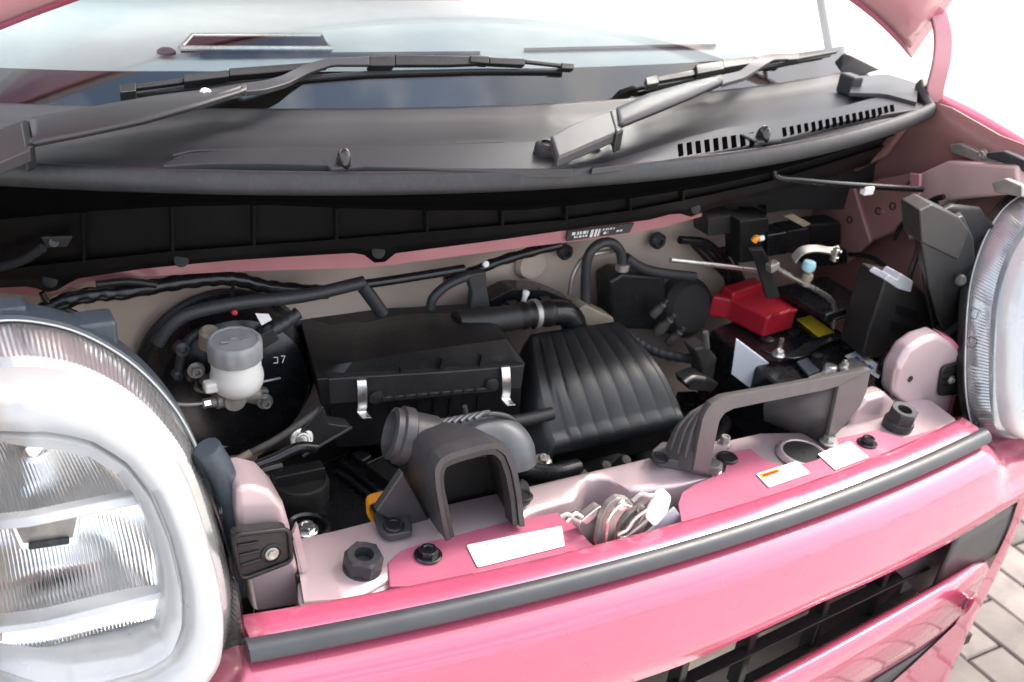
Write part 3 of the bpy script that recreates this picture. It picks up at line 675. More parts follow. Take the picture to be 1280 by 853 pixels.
# ================================================================== bonnet, fender, apron
hood = asm('bonnet', (0, .35, .4), 'pink bonnet standing open above the engine bay')
def hd(u, v, off):
    a = abs(u)/.675
    e = V(u, .385-.06*(1-a*a), .362+.17*(1-a**2.2))
    side = 1-.05*v
    p = e+V(-u*(1-side), -.54*v*.47, .84*v*.47)
    nrm = V(0, .84, .54)
    return p+nrm*(off+.035*sin(pi*v)*(1-.5*a*a))
UU = [-.675+i*1.35/40 for i in range(41)]; VV = [0, .02, .06, .12, .2, .35, .5, .65, .8, .92, 1]
grid('outer_skin', [[hd(u, v, 0) for u in UU] for v in VV], 'pink', hood, smooth=180, solid=.0015)
UI = [-.655+i*1.31/40 for i in range(41)]
grid('inner_panel', [[hd(u, .02+v*.94, -.003-.022*min(1, min(v, 1-v)*12, (.655-abs(u))*20)) for u in UI] for v in VV], 'underside', hood, smooth=180, solid=.001)
strap('hood_hinge', [P(1160, -40, x=.665), P(1166, -5, x=.665), P(1178, 40, x=.668), P(1177, 75, x=.67), P(1170, 105, x=.672), P(1166, 128, x=.675)], .026, .009, 'underside', car, (.85, -.5, 0), label='curved pink hinge arm of the bonnet', bevel=.002)
# fender edge and apron (far side)
fen = asm('fender', (.7, .2, .25), 'pink front fender beyond the engine bay')
ftop = [P(a, b, x=.69) for a, b in ((1166, 112), (1185, 120), (1220, 137), (1260, 160), (1310, 190))]
ftop = spline(ftop, 4)
grid('outer_skin', [[p+V(-.012, 0, -.008) for p in ftop], [p+V(-.004, 0, -.001) for p in ftop], ftop, [p+V(.012, 0, -.004) for p in ftop], [p+V(.05, 0, -.06) for p in ftop], [p+V(.06, 0, -.5) for p in ftop]], 'pink', fen, smooth=60)
grid('inner_edge', [[p+V(-.011, 0, -.008) for p in ftop], [p+V(-.014, 0, -.03) for p in ftop], [p+V(-.03, 0, -.045) for p in ftop], [p+V(-.034, 0, -.14) for p in ftop]], 'silver', fen, smooth=60)
sa = lambda x: (lambda a, b: P(a, b, x=x))
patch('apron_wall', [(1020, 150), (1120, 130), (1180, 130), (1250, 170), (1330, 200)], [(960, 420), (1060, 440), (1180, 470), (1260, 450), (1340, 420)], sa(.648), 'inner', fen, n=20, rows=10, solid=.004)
apr = asm('inner_apron', P(1110, 270, x=.6), 'inner apron in pink darkened for shade, with stamped bracket')
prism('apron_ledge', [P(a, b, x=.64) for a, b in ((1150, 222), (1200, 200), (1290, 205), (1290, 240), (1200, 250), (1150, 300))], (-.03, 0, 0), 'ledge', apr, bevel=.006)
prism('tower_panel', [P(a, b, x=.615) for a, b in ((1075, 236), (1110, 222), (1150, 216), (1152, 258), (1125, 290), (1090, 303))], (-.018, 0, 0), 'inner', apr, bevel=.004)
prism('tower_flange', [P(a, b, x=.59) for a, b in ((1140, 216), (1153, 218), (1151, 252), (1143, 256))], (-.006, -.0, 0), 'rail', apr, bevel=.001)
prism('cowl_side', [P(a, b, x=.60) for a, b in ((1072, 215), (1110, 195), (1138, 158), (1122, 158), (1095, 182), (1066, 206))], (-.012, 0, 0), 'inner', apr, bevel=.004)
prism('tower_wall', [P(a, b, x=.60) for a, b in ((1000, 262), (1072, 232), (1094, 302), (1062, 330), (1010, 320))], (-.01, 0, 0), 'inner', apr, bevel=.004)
for (a, b) in ((1116, 258), (1098, 264), (1062, 275), (1045, 280), (1138, 232)):
    lathe('stamped_hole', P(a, b, x=.597 if a > 1080 else .59), (-1, 0, 0), [(.006, -.002), (.006, .001), (.004, .0012), (.0038, -.002)], 'void', apr, n=16)
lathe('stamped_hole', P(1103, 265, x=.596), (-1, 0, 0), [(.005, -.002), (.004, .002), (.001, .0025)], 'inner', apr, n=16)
# stay rod with clip
tube('bonnet_stay', [P(a, b, y=.22) for a, b in ((969, 200), (967, 214), (973, 222), (1000, 225), (1060, 231), (1152, 237))], .0045, 'gloss', car, label='black bonnet stay rod lying under the cowl')
box('stay_clip', P(1084, 238, y=.218), (.018, .01, .012), 'white', car, label='white plastic stay clip', bevel=.002)
tube('wire', [P(a, b, x=.64) for a, b in ((1165, 256), (1178, 246), (1190, 240))], .0035, 'black', car)
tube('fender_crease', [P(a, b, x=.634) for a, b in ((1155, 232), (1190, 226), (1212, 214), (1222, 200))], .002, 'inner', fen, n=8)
for k, px in enumerate(([(1118, 300), (1128, 280), (1150, 268), (1172, 252)], [(1150, 262), (1166, 250), (1180, 246)], [(1172, 258), (1190, 262), (1206, 256)], [(1062, 318), (1090, 322), (1112, 340), (1118, 352)])):
    tube('wire', [P(a, b, x=.59) for a, b in px], .003+.001*(k % 2), 'black', apr, n=8)
prism('lamp_bracket', [P(a, b, x=.60) for a, b in ((1246, 228), (1262, 222), (1285, 232), (1285, 246), (1250, 240))], (-.012, 0, 0), 'dsteel', apr, bevel=.002)
br = asm('fender_bracket', P(1230, 195, x=.66), 'zinc bracket with dark rubber on the fender edge')
prism('bracket_plate', [P(a, b, x=.655) for a, b in ((1197, 180), (1210, 178), (1250, 196), (1285, 210), (1285, 222), (1245, 206), (1200, 190))], (-.02, 0, 0), 'dsteel', br, bevel=.002)
prism('bracket_rubber', [P(a, b, x=.63) for a, b in ((1240, 190), (1262, 188), (1290, 200), (1290, 216), (1262, 204), (1240, 197))], (-.014, 0, 0), 'rubber', br, bevel=.003)
bolt('bolt', P(1229, 193, x=.633), (-1, 0, 0), .005, 'dsteel', br)

# ================================================================== firewall and its lines
fw = asm('firewall', (0, .4, 0), 'beige painted firewall behind the engine')
def yfw(x, z): return .385+.10*x*x+.012*sin(9*x+1)*cos(11*z)
ZF = [.24-.9*i/30 for i in range(31)]; XW = [-.68+i*1.36/50 for i in range(51)]
grid('panel', [[V(x, yfw(x, z), z) for x in XW] for z in ZF], 'fire', fw, smooth=180)
pr = pt('', low, [(-60, 372), (0, 366), (62, 372), (100, 353), (180, 346), (285, 340), (450, 335), (485, 332), (560, 322), (650, 310), (750, 298), (830, 284), (880, 270), (960, 250), (1040, 226), (1115, 200)], lambda a, b: P(a, b-8, g=lambda p: p.y-(Ys(p.x)+.115)), lambda a, b: P(a, b, g=lambda p: p.y-(Ys(p.x)+.118)))
pr = [r[:72] for r in pr]
grid('cross_rail', pr+[[V(p.x, yfw(p.x, p.z)+.01, p.z-.01) for p in pr[-1]]], 'rail', fw, smooth=40)
plq = [P(a, b, g=lambda p: p.y-(Ys(p.x)+.112)) for a, b in ((710, 289), (793, 279), (787, 291), (708, 302))]
pq = prism('info_plate', plq, (0, .002, 0), 'text', fw, label='black information plate with white print')
q2 = [p+V(0, -.0012, 0) for p in plq]
def ink2(par, q, rows_, m):
    A, B, C, D = q; v = []; f = []
    for t, x0, x1, hgt in rows_:
        x = x0
        while x < x1:
            x2 = min(x1, x+random.uniform(.015, .05)); s = len(v)
            v += [A.lerp(B, a).lerp(D.lerp(C, a), b) for a, b in ((x, t), (x2, t), (x2, t+hgt), (x, t+hgt))]; f.append([s, s+1, s+2, s+3]); x = x2+random.uniform(.01, .025)
    return mk('print', v, f, m, par, fix=False)
ink2(pq, q2, [(.15, .06, .3, .3), (.12, .34, .5, .75), (.15, .52, .7, .2), (.55, .1, .3, .2), (.5, .55, .62, .25), (.5, .75, .85, .18)], 'whiteink')
for (a, b, r) in ((706, 315, .011), (822, 301, .012)):
    lathe('grommet', P(a, b, y=.375), (0, -1, 0), [(r, -.004), (r, .004), (r*.7, .008), (r*.4, .008), (r*.3, .003), (.001, .003)], 'rubber', fw, n=20)
for (a, b, rx) in ((665, 330, .02), (80, 385, .02)):
    lathe('stamped_boss', P(a, b, y=.383), (0, -1, 0), [(rx*1.2, -.004), (rx*1.1, .0), (rx, .004), (rx*.3, .004), (.001, .004)], 'fire', fw, n=28)
def line(name, px, y, r, m, label=None, **k):
    pts = [P(a[0], a[1], y=(a[2] if len(a) > 2 else y)) for a in px]
    return tube(name, pts, r, m, car, label=label, **k)
line('brake_hose', [(196, 430), (212, 408), (240, 391), (300, 379), (380, 370), (455, 353)], .31, .0075, 'rubber', 'black hose crossing above the brake booster')
line('metal_pipe', [(452, 356), (500, 349), (580, 336)], .31, .0055, 'gloss', 'shiny black pipe along the firewall')
line('hose_branch', [(452, 356), (464, 372), (478, 392)], .31, .008, 'rubber')
hp = [(40, 396), (80, 377), (120, 368), (150, 366), (200, 357), (240, 351), (275, 348), (300, 350), (330, 358), (362, 362), (410, 366)]
har = line('wiring_harness', hp, .35, .0075, 'gloss', 'taped black wiring harness along the firewall', ribs=1, ribh=.0012)
line('harness_drop', [(292, 352), (291, 362), (290, 376)], .34, .002, 'black')
line('wiring_harness', [(556, 352), (585, 342), (620, 328), (660, 316), (700, 306)], .34, .006, 'gloss', 'thin taped harness under the cross rail', ribs=1, ribh=.001)
line('hose', [(538, 386), (542, 372), (560, 356), (585, 345)], .32, .006, 'rubber')
line('hose_loop', [(732, 392), (732, 350), (735, 322), (746, 307), (762, 303), (775, 314), (778, 336)], .33, .0068, 'grey', 'grey hose bent into a loop against the firewall')
line('pipe', [(712, 368), (716, 345), (728, 325), (742, 318), (775, 312)], .345, .0035, 'dsteel')
line('hose', [(782, 322), (800, 334), (825, 341), (868, 346)], .33, .007, 'grey')
line('metal_rod', [(838, 325), (890, 331), (952, 339)], .30, .0036, 'alu', 'bright metal rod behind the battery')
line('corrugated_hose', [(778, 414), (800, 430), (830, 443), (870, 450)], .27, .006, 'rubber', 'corrugated black hose', ribs=1, ribh=.0012, sm=14)
line('harness_tape', [(120, 356), (160, 352), (195, 356)], .34, .004, 'black')
line('wire', [(52, 366), (60, 378), (80, 386), (96, 392)], .35, .003, 'black')
for (a, b) in ((125, 384), (345, 356)): pass
br2 = asm('harness_bracket', P(596, 362, y=.32), 'dark bracket holding the harness')
prism('bracket_plate', [P(a, b, y=.32) for a, b in ((584, 344), (608, 340), (610, 366), (614, 388), (588, 388), (590, 366))], (0, .012, 0), 'grey', br2, bevel=.002)
lathe('bracket_clip', P(606, 330, y=.318), (0, -1, .3), [(.004, 0), (.004, .004), (.002, .005), (.001, .005)], 'white', br2, n=12)

# ================================================================== engine bay contents
# added tray against ground light, near-black engine fill and near side apron
und = asm('engine_block', (0, .2, -.25), 'engine block deep in the bay, coloured near black for shade')
box('light_block_tray', (0, .2, -.42), (1.3, .5, .02), 'void', und)  # unseen sheet added to keep ground light out of the bay
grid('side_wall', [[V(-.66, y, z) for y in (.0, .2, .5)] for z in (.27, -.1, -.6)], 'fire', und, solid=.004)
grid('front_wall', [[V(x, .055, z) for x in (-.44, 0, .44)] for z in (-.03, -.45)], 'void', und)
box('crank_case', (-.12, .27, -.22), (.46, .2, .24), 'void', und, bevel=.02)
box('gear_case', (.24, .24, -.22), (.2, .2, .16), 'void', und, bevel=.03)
random.seed(11)
for k in range(26):
    x = random.uniform(-.02, .34); y = random.uniform(.1, .32); z = -.12+random.uniform(-.03, .02)
    if k % 3 == 0: tube('engine_hose', [V(x, y, z), V(x+random.uniform(-.07, .07), y+.04, z+.02), V(x+random.uniform(-.09, .09), y+.1, z-.02)], random.uniform(.005, .011), 'rubber', und, n=10)
    elif k % 3 == 1: box('engine_lug', V(x, y, z), (random.uniform(.02, .05), random.uniform(.02, .05), random.uniform(.02, .04)), random.choice(['void', 'black', 'cast']), und, u=V(1, random.uniform(-.6, .6), 0))
    else: bolt('engine_bolt', V(x, y, z+.02), V(random.uniform(-.2, .2), -.3, 1), .006, 'dsteel', und)

# ---- brake booster, master cylinder, reservoir
bc = P(292, 482, y=.345); AX = V(-.05, -1, .12)
bo = asm('brake_booster', bc, 'large round black brake booster on the firewall')
lathe('booster_shell', bc, AX, [(.05, -.05), (.098, -.045), (.104, -.035), (.104, -.028), (.099, -.024), (.094, -.005), (.085, .012), (.065, .022), (.035, .026), (.001, .027)], 'gloss', bo, n=56)
lathe('booster_rim', bc, AX, [(.1035, -.038), (.107, -.036), (.107, -.029), (.1035, -.027)], 'black', bo, n=56, caps=False)
q = [P(a, b, y=.318) for a, b in ((277, 552), (307, 549), (307, 556), (277, 560))]
prism('small_label', q, (0, .001, 0), 'capgrey', bo)
for dx, ch in ((0, [(0, 0, 1, 0), (1, 0, 1, 1), (0, 1, 1, 1)]), (9, [(0, 0, 1, 0), (1, 0, .4, 1.2)])):
    for i, (x0, y0, x1, y1) in enumerate(ch):
        A_ = P(342+dx+x0*5, 447+y0*7-dx*.2, y=.312); B_ = P(342+dx+x1*5, 447+y1*7-dx*.2, y=.312); tube('paint_mark', [A_, B_], .0006, 'whiteink', bo, n=6)
mc = asm('master_cylinder', P(293, 500, y=.29), 'grey cast master cylinder below the reservoir')
c = P(294, 501, y=.262)
lathe('cylinder_body', c, (0, -1, .12), [(.014, -.07), (.014, -.012), (.0125, -.011), (.0125, 0), (.0115, .002), (.001, .002)], 'cast', mc, n=28)
box('mounting_flange', P(290, 487, y=.31), (.085, .012, .022), 'cast', mc, u=(1, 0, -.45), bevel=.004)
for a, b in ((245, 463), (331, 502)):
    bolt('nut', P(a, b, y=.30), AX, .0065, 'dsteel', mc, h=.009, socket=True)
lathe('pipe_union', P(272, 501, y=.272), (-1, -.1, 0), [(.009, -.012), (.009, .002), (.006, .003), (.006, .008)], 'cast', mc, n=20)
lathe('brass_nut', P(263, 503, y=.272), (-1, -.1, 0), [(.0055, -.006), (.0055, .008), (.003, .009)], 'alu', mc, n=6)
tube('brake_pipe', [P(258, 504, y=.272), P(236, 506, y=.275), P(215, 505, y=.28)], .0022, 'dsteel', mc, n=8)
tube('level_wire', [P(325, 478, y=.28), P(340, 475, y=.285), P(350, 473, y=.29)], .0016, 'dsteel', mc, n=8)
lathe('side_port', P(318, 492, y=.275), (1, -.2, .1), [(.008, -.012), (.008, .006), (.005, .008)], 'cast', mc, n=18)
rc = P(293, 428, y=.27); RA = V(-.06, -.03, 1)
rs_ = asm('brake_fluid_reservoir', rc+V(0, 0, -.06), 'white brake fluid reservoir with a grey cap')
lathe('reservoir_body', rc, RA, [(.012, -.064), (.019, -.061), (.0245, -.056), (.0275, -.050), (.0285, -.042), (.0275, -.036), (.0265, -.033), (.0262, -.018), (.025, -.016), (.025, -.006)], 'resv', rs_, n=40, smooth=50)
box('reservoir_lug', rc+V(-.027, -.005, -.046), (.016, .014, .012), 'resv', rs_, bevel=.003)
lathe('reservoir_cap', rc, RA, [(.0268, -.019), (.0285, -.018), (.0292, -.002), (.0278, .003), (.0262, .0045), (.024, .0045), (.0232, .0035), (.001, .0045)], 'capgrey', rs_, n=96, wob=.012, smooth=40)
for k in range(3):
    box('cap_lettering', rc+V(-.012+.011*k, -.006+.006*(k % 2), .0052), (.008, .0035, .0012), 'capgrey', rs_, bevel=.0004)
ps = asm('hose_connector', P(345, 405, y=.32), 'small pipes and connector behind the reservoir')
tube('vacuum_hose', [P(330, 420, y=.31), P(345, 410, y=.315), P(358, 402, y=.32), P(372, 392, y=.325)], .007, 'grey', ps, ribs=1, ribh=.001)
prism('paper_tag', [P(a, b, y=.305) for a, b in ((319, 392), (336, 393), (340, 400), (327, 407))], (0, .001, 0), 'white', ps)
lathe('red_dot', P(293, 391, y=.298), (0, -1, .3), [(.003, -.006), (.003, .002), (.001, .003)], 'red', ps, n=12)
lathe('brass_cap', P(262, 415, y=.30), (0, -.3, 1), [(.011, -.02), (.011, 0), (.008, .003)], 'foil', ps, n=20)
box('plug', P(333, 420, y=.30), (.02, .014, .018), 'blackr', ps, u=(1, 0, .5))
# bits on the booster's near side
for (a, b, r) in ((228, 437, .006), (240, 470, .005), (222, 470, .004)):
    lathe('clip', P(a, b, y=.31), (0, -1, .2), [(r*1.3, -.01), (r*1.3, .002), (r*.6, .004), (r*.5, .001), (.001, .001)], 'grey', ps, n=16)
line('hose', [(222, 470), (228, 440), (236, 425), (250, 415)], .315, .005, 'rubber')
line('hose', [(245, 470), (246, 480), (254, 486)], .30, .003, 'black')

# ---- air cleaner
A0 = P(400, 472, z=.062); B0 = P(657, 456, z=.062); au = (B0-A0).normalized(); av = V(0, 0, 1).cross(au).normalized(); AW = (B0-A0).length
ac = asm('air_cleaner', A0+au*AW/2, 'black plastic air cleaner box held by two bright clips')
ab = lambda px, py, off=0.: P(px, py, g=lambda p: (p-A0).dot(av)-off)
# lid
l0 = [ab(a, b, .004) for a, b in resample([(424, 474), (480, 470), (560, 464), (648, 458)], 12)]
l1 = [ab(a, b, .006) for a, b in resample([(440, 453), (500, 443), (560, 434), (633, 424)], 12)]
l1b = [ab(a, b, .012) for a, b in resample([(443, 449), (500, 439), (560, 430), (630, 421)], 12)]
l2 = [ab(a, b, .06) for a, b in resample([(436, 425), (500, 414), (560, 408), (618, 408)], 12)]
l3 = [ab(a, b, .11) for a, b in resample([(452, 405), (500, 394), (560, 391), (606, 398)], 12)]
l4 = [ab(a, b, .15) for a, b in resample([(470, 400), (500, 393), (560, 391), (600, 399)], 12)]
l5 = [p+av*.01-V(0, 0, .06) for p in l4]
lid = grid('lid', [l0, l1, l1b, l2, l3, l4, l5], 'black', ac, smooth=38)
sideL = [l0[0], l1[0], l1b[0], l2[0], l3[0], l4[0], l5[0]]
loL = [A0-au*.002+av*t for t in (.0, .02, .04, .07, .11, .15, .16)]
grid('lid_side', [sideL, [a.lerp(b, .5)-au*.004 for a, b in zip(sideL, loL)], loL], 'black', ac, smooth=60)
sideR = [l0[-1], l1[-1], l1b[-1], l2[-1], l3[-1], l4[-1], l5[-1]]
grid('lid_side', [sideR, [B0+au*.0+av*t for t in (.0, .02, .04, .07, .11, .15, .16)]], 'black', ac, smooth=60)
for (a, b, hh) in ((500, 467, 9), (551, 461, 14), (601, 456, 14)):
    p = ab(a-3, b, .003); q = ab(a+3, b, .003); t = ab(a, b-hh, .003)
    prism('gusset', [p, q, t], av*.004-av*.009, 'black', ac)
# rim band and tray
def band(name, top, bot, o0, o1, m, **k):
    a = [ab(x, y, o0) for x, y in resample(top, 8)]; b = [ab(x, y, o0) for x, y in resample(bot, 8)]
    ring = lambda i: [a[i], b[i], b[i]+av*(o1-o0), a[i]+av*(o1-o0)]
    return loft(name, [ring(i) for i in range(8)], m, ac, bevel=.0018, **k)
band('rim', [(410, 474), (440, 472), (560, 465), (656, 457)], [(412, 506), (440, 504), (560, 496), (652, 486)], -.006, .16, 'blackr')
band('rim_ledge', [(460, 499), (620, 484)], [(462, 505), (622, 490)], -.010, -.002, 'blackr')
band('tray', [(412, 504), (560, 494), (652, 484)], [(420, 560), (560, 552), (650, 535)], .004, .155, 'black')
band('rim_corner', [(396, 474), (412, 473)], [(402, 510), (414, 508)], -.003, .15, 'black')
for a, b in ((490, 505), (523, 503), (543, 501), (563, 500), (598, 496)):
    p = ab(a, b, .001); prism('tray_rib', [p, p-V(0, 0, .022), p-V(0, 0, .022)+av*.01, p+av*.01], au*.0022, 'black', ac)
for k in range(9):
    a = 480+k*14.5; box('rim_tooth', ab(a, 498-k*1.35, -.011), (.004, .004, .004), 'blackr', ac, u=au)
for a, b in ((470, 497), (615, 480)): lathe('rim_boss', ab(a, b, -.009), -av, [(.008, -.004), (.008, .002), (.005, .003), (.001, .003)], 'blackr', ac, n=18)
for x0, y0 in ((452, 474), (632, 458)):
    s = asm('spring_clip', ab(x0, y0+20, -.012), 'bright steel spring clip on the air cleaner'); s.parent = ac; s.location = ORG[s]-ORG[ac]
    pts = [ab(x0-1, y0, -.003), ab(x0, y0+3, -.010), ab(x0+1, y0+18, -.015), ab(x0+1, y0+34, -.013), ab(x0, y0+40, -.012), ab(x0+4, y0+46, -.018), ab(x0+7, y0+49, -.024)]
    strap('clip_band', pts, .0105, .0016, 'alu', s, au, bevel=.0004)
# intake duct from lid to throttle
du = asm('intake_duct', P(650, 395, y=.3), 'ribbed black intake duct leaving the air cleaner')
tube('duct_pipe', [P(570, 405, y=.30), P(610, 401, y=.30), P(648, 396, y=.30)], .0165, 'blackr', du, n=20)
tube('duct_bellows', [P(646, 396, y=.30), P(665, 393, y=.30), P(690, 391, y=.298)], .0165, 'black', du, n=20, ribs=1, ribh=.0018)
tube('duct_elbow', [P(688, 391, y=.30), P(705, 392, y=.30), P(716, 402, y=.30), P(718, 420, y=.30)], .017, 'gloss', du, n=20)
prism('duct_bracket', rpoly([P(a, b, y=.33) for a, b in ((612, 376), (640, 362), (680, 362), (715, 376), (722, 390), (620, 392))], .2), (0, .03, 0), 'gloss', du, bevel=.004)
lathe('bracket_stud', P(656, 372, y=.32), (0, -.2, 1), [(.0035, -.006), (.0035, .004), (.0045, .005), (.0045, .009), (.001, .0105)], 'white', du, n=14)
for a, b in ((634, 384), (681, 375), (640, 380)): box('bracket_clip', P(a, b, y=.315), (.014, .01, .006), 'gloss', du)
lathe('duct_clamp', P(668, 393, y=.30), (P(690, 391, y=.298)-P(646, 396, y=.30)), [(.0185, -.004), (.0195, -.003), (.0195, .003), (.0185, .004)], 'dsteel', du, n=28, caps=False)

# ---- ribbed resonator cover
rz = asm('resonator', P(750, 480, z=0), 'black ribbed plastic resonator cover in front of the firewall')
def cov(u, v):
    bl_, br_ = (664, 418), (774, 402); fl_, frr = (690, 545), (849, 512)
    px = (bl_[0]*(1-u)+br_[0]*u)*(1-v)+(fl_[0]*(1-u)+frr[0]*u)*v + 14*sin(pi*v)*(u-.2)
    py = (bl_[1]*(1-u)+br_[1]*u)*(1-v)+(fl_[1]*(1-u)+frr[1]*u)*v
    z = .05*(1-v)+(-.018)*v+.012*sin(pi*v)
    return P(px, py, z=z)
NU, NV = 113, 24
rows = []
for j in range(NV+1):
    v = j/NV; r = []
    for i in range(NU):
        u = i/(NU-1); p = cov(u, v)
        k = (u-.08)/.88*7.0
        amp = .0042*min(1, v*6+.15)
        rib = (abs(sin(pi*k))**.3 if 0 < k < 7 else 0.)
        fade = 1 if u > .12 or v < .55 else max(0, 1-(v-.55)*5)
        r.append(p+V(0, 0, amp*rib*fade))
    l = [r[0]+V(-.030, -.006, -.075), r[0]+V(-.020, -.003, -.04), r[0]+V(-.007, 0, -.010)]; rr = [r[-1]+V(.006, 0, -.006), r[-1]+V(.010, 0, -.05)]
    rows.append(l+r+rr)
def drop(r, dy, dz): return [p+V(0, dy, dz) for p in r]
f0 = rows[-1]
mean = lambda r, t: [p*(1-t)+V(p.x, p.y, sum(q.z for q in r[3:-2])/len(r[3:-2]))*t if 3 <= i < len(r)-2 else p for i, p in enumerate(r)]
rows = [drop(rows[0], .012, -.03), drop(rows[0], .004, -.006)]+rows+[drop(mean(f0, .4), -.006, -.003), drop(mean(f0, .8), -.010, -.010), drop(mean(f0, 1), -.011, -.024), drop(mean(f0, 1), .004, -.034)]
grid('ribbed_cover', rows, 'rib', rz, smooth=70)
prism('lower_shell', [P(a, b, z=-.055) for a, b in ((694, 552), (845, 515), (790, 420), (680, 430))], (0, 0, -.06), 'black', rz, bevel=.01)
prism('heat_wrap', [P(a, b, y=.31) for a, b in ((718, 392), (732, 381), (768, 398), (768, 405), (745, 412), (722, 404))], (0, .03, 0), 'foil', rz, bevel=.003)
line('heater_pipe', [(640, 528), (665, 523), (690, 517)], .17, .008, 'blackr')
bolt('bolt', P(679, 576, z=-.045), (0, -.3, 1), .0075, 'steel', car, label='zinc bolt below the resonator')
tube('coolant_hose', [P(640, 585, y=.12), P(660, 590, y=.12), P(690, 592, y=.13), P(720, 585, y=.14)], .012, 'gloss', car)
for k, (a, b) in enumerate(((735, 585), (765, 575), (790, 568), (752, 590))):
    lathe('connector', P(a, b, y=.12), (0, -.6, 1), [(.009, -.05), (.009, -.02), (.006, -.015), (.001, -.014)], 'void', car, n=16)
# black box with hose behind the resonator
bb = asm('vapour_canister', P(795, 380, y=.34), 'black box below the looped hose')
prism('canister_body', [P(a, b, y=.33) for a, b in ((762, 352), (778, 342), (832, 345), (836, 415), (765, 412))], (0, .04, 0), 'black', bb, bevel=.006)
lathe('hose_clamp', P(778, 334, y=.328), U3, [(.0085, -.005), (.0095, -.004), (.0095, .004), (.0085, .005)], 'dsteel', bb, n=18)
lathe('drum', P(860, 385, y=.34), (0, -1, .3), [(.045, -.02), (.045, 0), (.035, .01), (.001, .012)], 'void', bb, n=28)
for (a, b, s) in ((832, 405, .02), (825, 385, .016), (845, 420, .018)):
    lathe('small_fitting', P(a, b, y=.31), (.3, -.5, 1), [(s*.4, -s), (s*.42, -.2*s), (s*.3, 0), (s*.3, .5*s), (s*.18, .6*s), (s*.15, s), (.001, s)], 'dcast', bb, n=14)
gm = asm('engine_mount_bracket', P(885, 450, y=.26), 'dull metal bracket beside the battery')
prism('mount_plate', [P(a, b, y=.25) for a, b in ((868, 437), (885, 432), (897, 448), (893, 475), (880, 478), (876, 452))], (0, .03, 0), 'dcast', gm, bevel=.004)
tube('mount_stud', [P(884, 435, y=.25), P(882, 415, y=.25)], .004, 'dsteel', gm, n=10)
prism('mount_foot', [P(a, b, y=.24) for a, b in ((858, 478), (880, 470), (900, 480), (890, 492), (862, 488))], (0, .03, 0), 'dcast', gm, bevel=.003)
tube('mount_hose', [P(855, 478, y=.23), P(865, 472, y=.23), P(880, 474, y=.23)], .004, 'dsteel', gm, n=10)

# ---- intake snorkel with its elbow
sn = asm('intake_snorkel', P(600, 620, y=.0), 'dark grey plastic intake snorkel with an arched mouth')
yo = .004
OUTR = [(556, 672), (549, 640), (543, 606), (541, 586), (546, 572), (560, 564), (600, 553), (618, 551), (632, 560), (641, 582), (647, 615), (651, 654)]
INR = [(566, 668), (559, 634), (553, 606), (552, 590), (556, 581), (568, 576), (602, 566), (614, 565), (623, 572), (630, 592), (636, 622), (639, 655)]
BCK = [(530, 660), (516, 622), (505, 590), (499, 562), (503, 546), (518, 534), (545, 526), (570, 528), (596, 538), (612, 560), (622, 600), (628, 640)]
n_ = 40
ro = [P(a, b, y=yo) for a, b in resample(OUTR, n_)]; ri = [P(a, b, y=yo) for a, b in resample(INR, n_)]; rbk = [P(a, b, y=.085) for a, b in resample(BCK, n_)]
grid('snorkel_body', [[p.lerp(q, t)+V(0, 0, .004*sin(pi*t)) for p, q in zip(ro, rbk)] for t in (.03, .2, .4, .6, .8, 1)], 'grey', sn, smooth=60, solid=.003)
def ringband(off0, off1, ya, yb):
    o1 = [p.lerp(q, off0) for p, q in zip(ro, ri)]; o2 = [p.lerp(q, off1) for p, q in zip(ro, ri)]
    return [[p+V(0, yb, 0) for p in o1], [p+V(0, ya, 0) for p in o1], [p+V(0, ya, 0) for p in o2], [p+V(0, yb, 0) for p in o2]]
grid('mouth_rim', ringband(-.12, .42, -.006, .008), 'grey', sn, smooth=30)
grid('mouth_lip', ringband(.52, 1.0, -.004, .012), 'blackr', sn, smooth=30)
rin = [p.lerp(q, .75) for p, q in zip(ro, ri)]
gi = [[p.lerp(q, t) for p, q in zip(rin, [b.lerp(sum(rbk, Vector())/n_, .15) for b in rbk])] for t in (.05, .3, .6, .9)]
grid('mouth_inside', gi, 'blackr', sn, smooth=60)
bkc = gi[-1]; mk('mouth_back', bkc, [list(range(len(bkc)))], 'void', sn)
prism('side_web', [P(a, b, y=.05) for a, b in ((504, 590), (545, 665), (548, 676), (517, 678), (500, 658), (470, 640))], (0, .01, 0), 'grey', sn, bevel=.002)
prism('foot', rpoly([P(a, b, z=.002) for a, b in ((466, 648), (488, 639), (512, 648), (516, 672), (484, 678), (472, 668))], .25), (0, 0, .008), 'grey', sn, bevel=.002)
prism('foot', rpoly([P(a, b, z=.002) for a, b in ((650, 604), (660, 612), (664, 630), (650, 638), (640, 630))], .25), (0, 0, .008), 'grey', sn, bevel=.002)
for a, b in ((492, 658), (654, 621)):
    lathe('push_clip', P(a, b, z=.0102), U3, [(.0105, 0), (.0105, .0015), (.009, .003), (.0065, .003), (.006, .002), (.001, .0022)], 'black', sn, n=22)
e0 = P(502, 548, y=.1)
lathe('collar', P(505, 545, y=.085), (-.85, .25, .25), [(.026, -.03), (.026, -.006), (.029, -.004), (.029, .006), (.026, .008), (.026, .014), (.022, .016), (.020, .005), (.001, .004)], 'grey', sn, n=36)
tube('elbow_pipe', [P(535, 560, y=.10), P(570, 552, y=.10), P(600, 546, y=.10), P(622, 548, y=.095), P(636, 562, y=.085), P(638, 580, y=.08)], lambda t: .024+.004*t, 'elbow', sn, n=28)
tube('elbow_rim', [P(a, b, y=.092) for a, b in ((600, 518), (622, 518), (640, 524), (650, 540), (651, 558), (645, 572))], .0028, 'grey', sn, n=10)
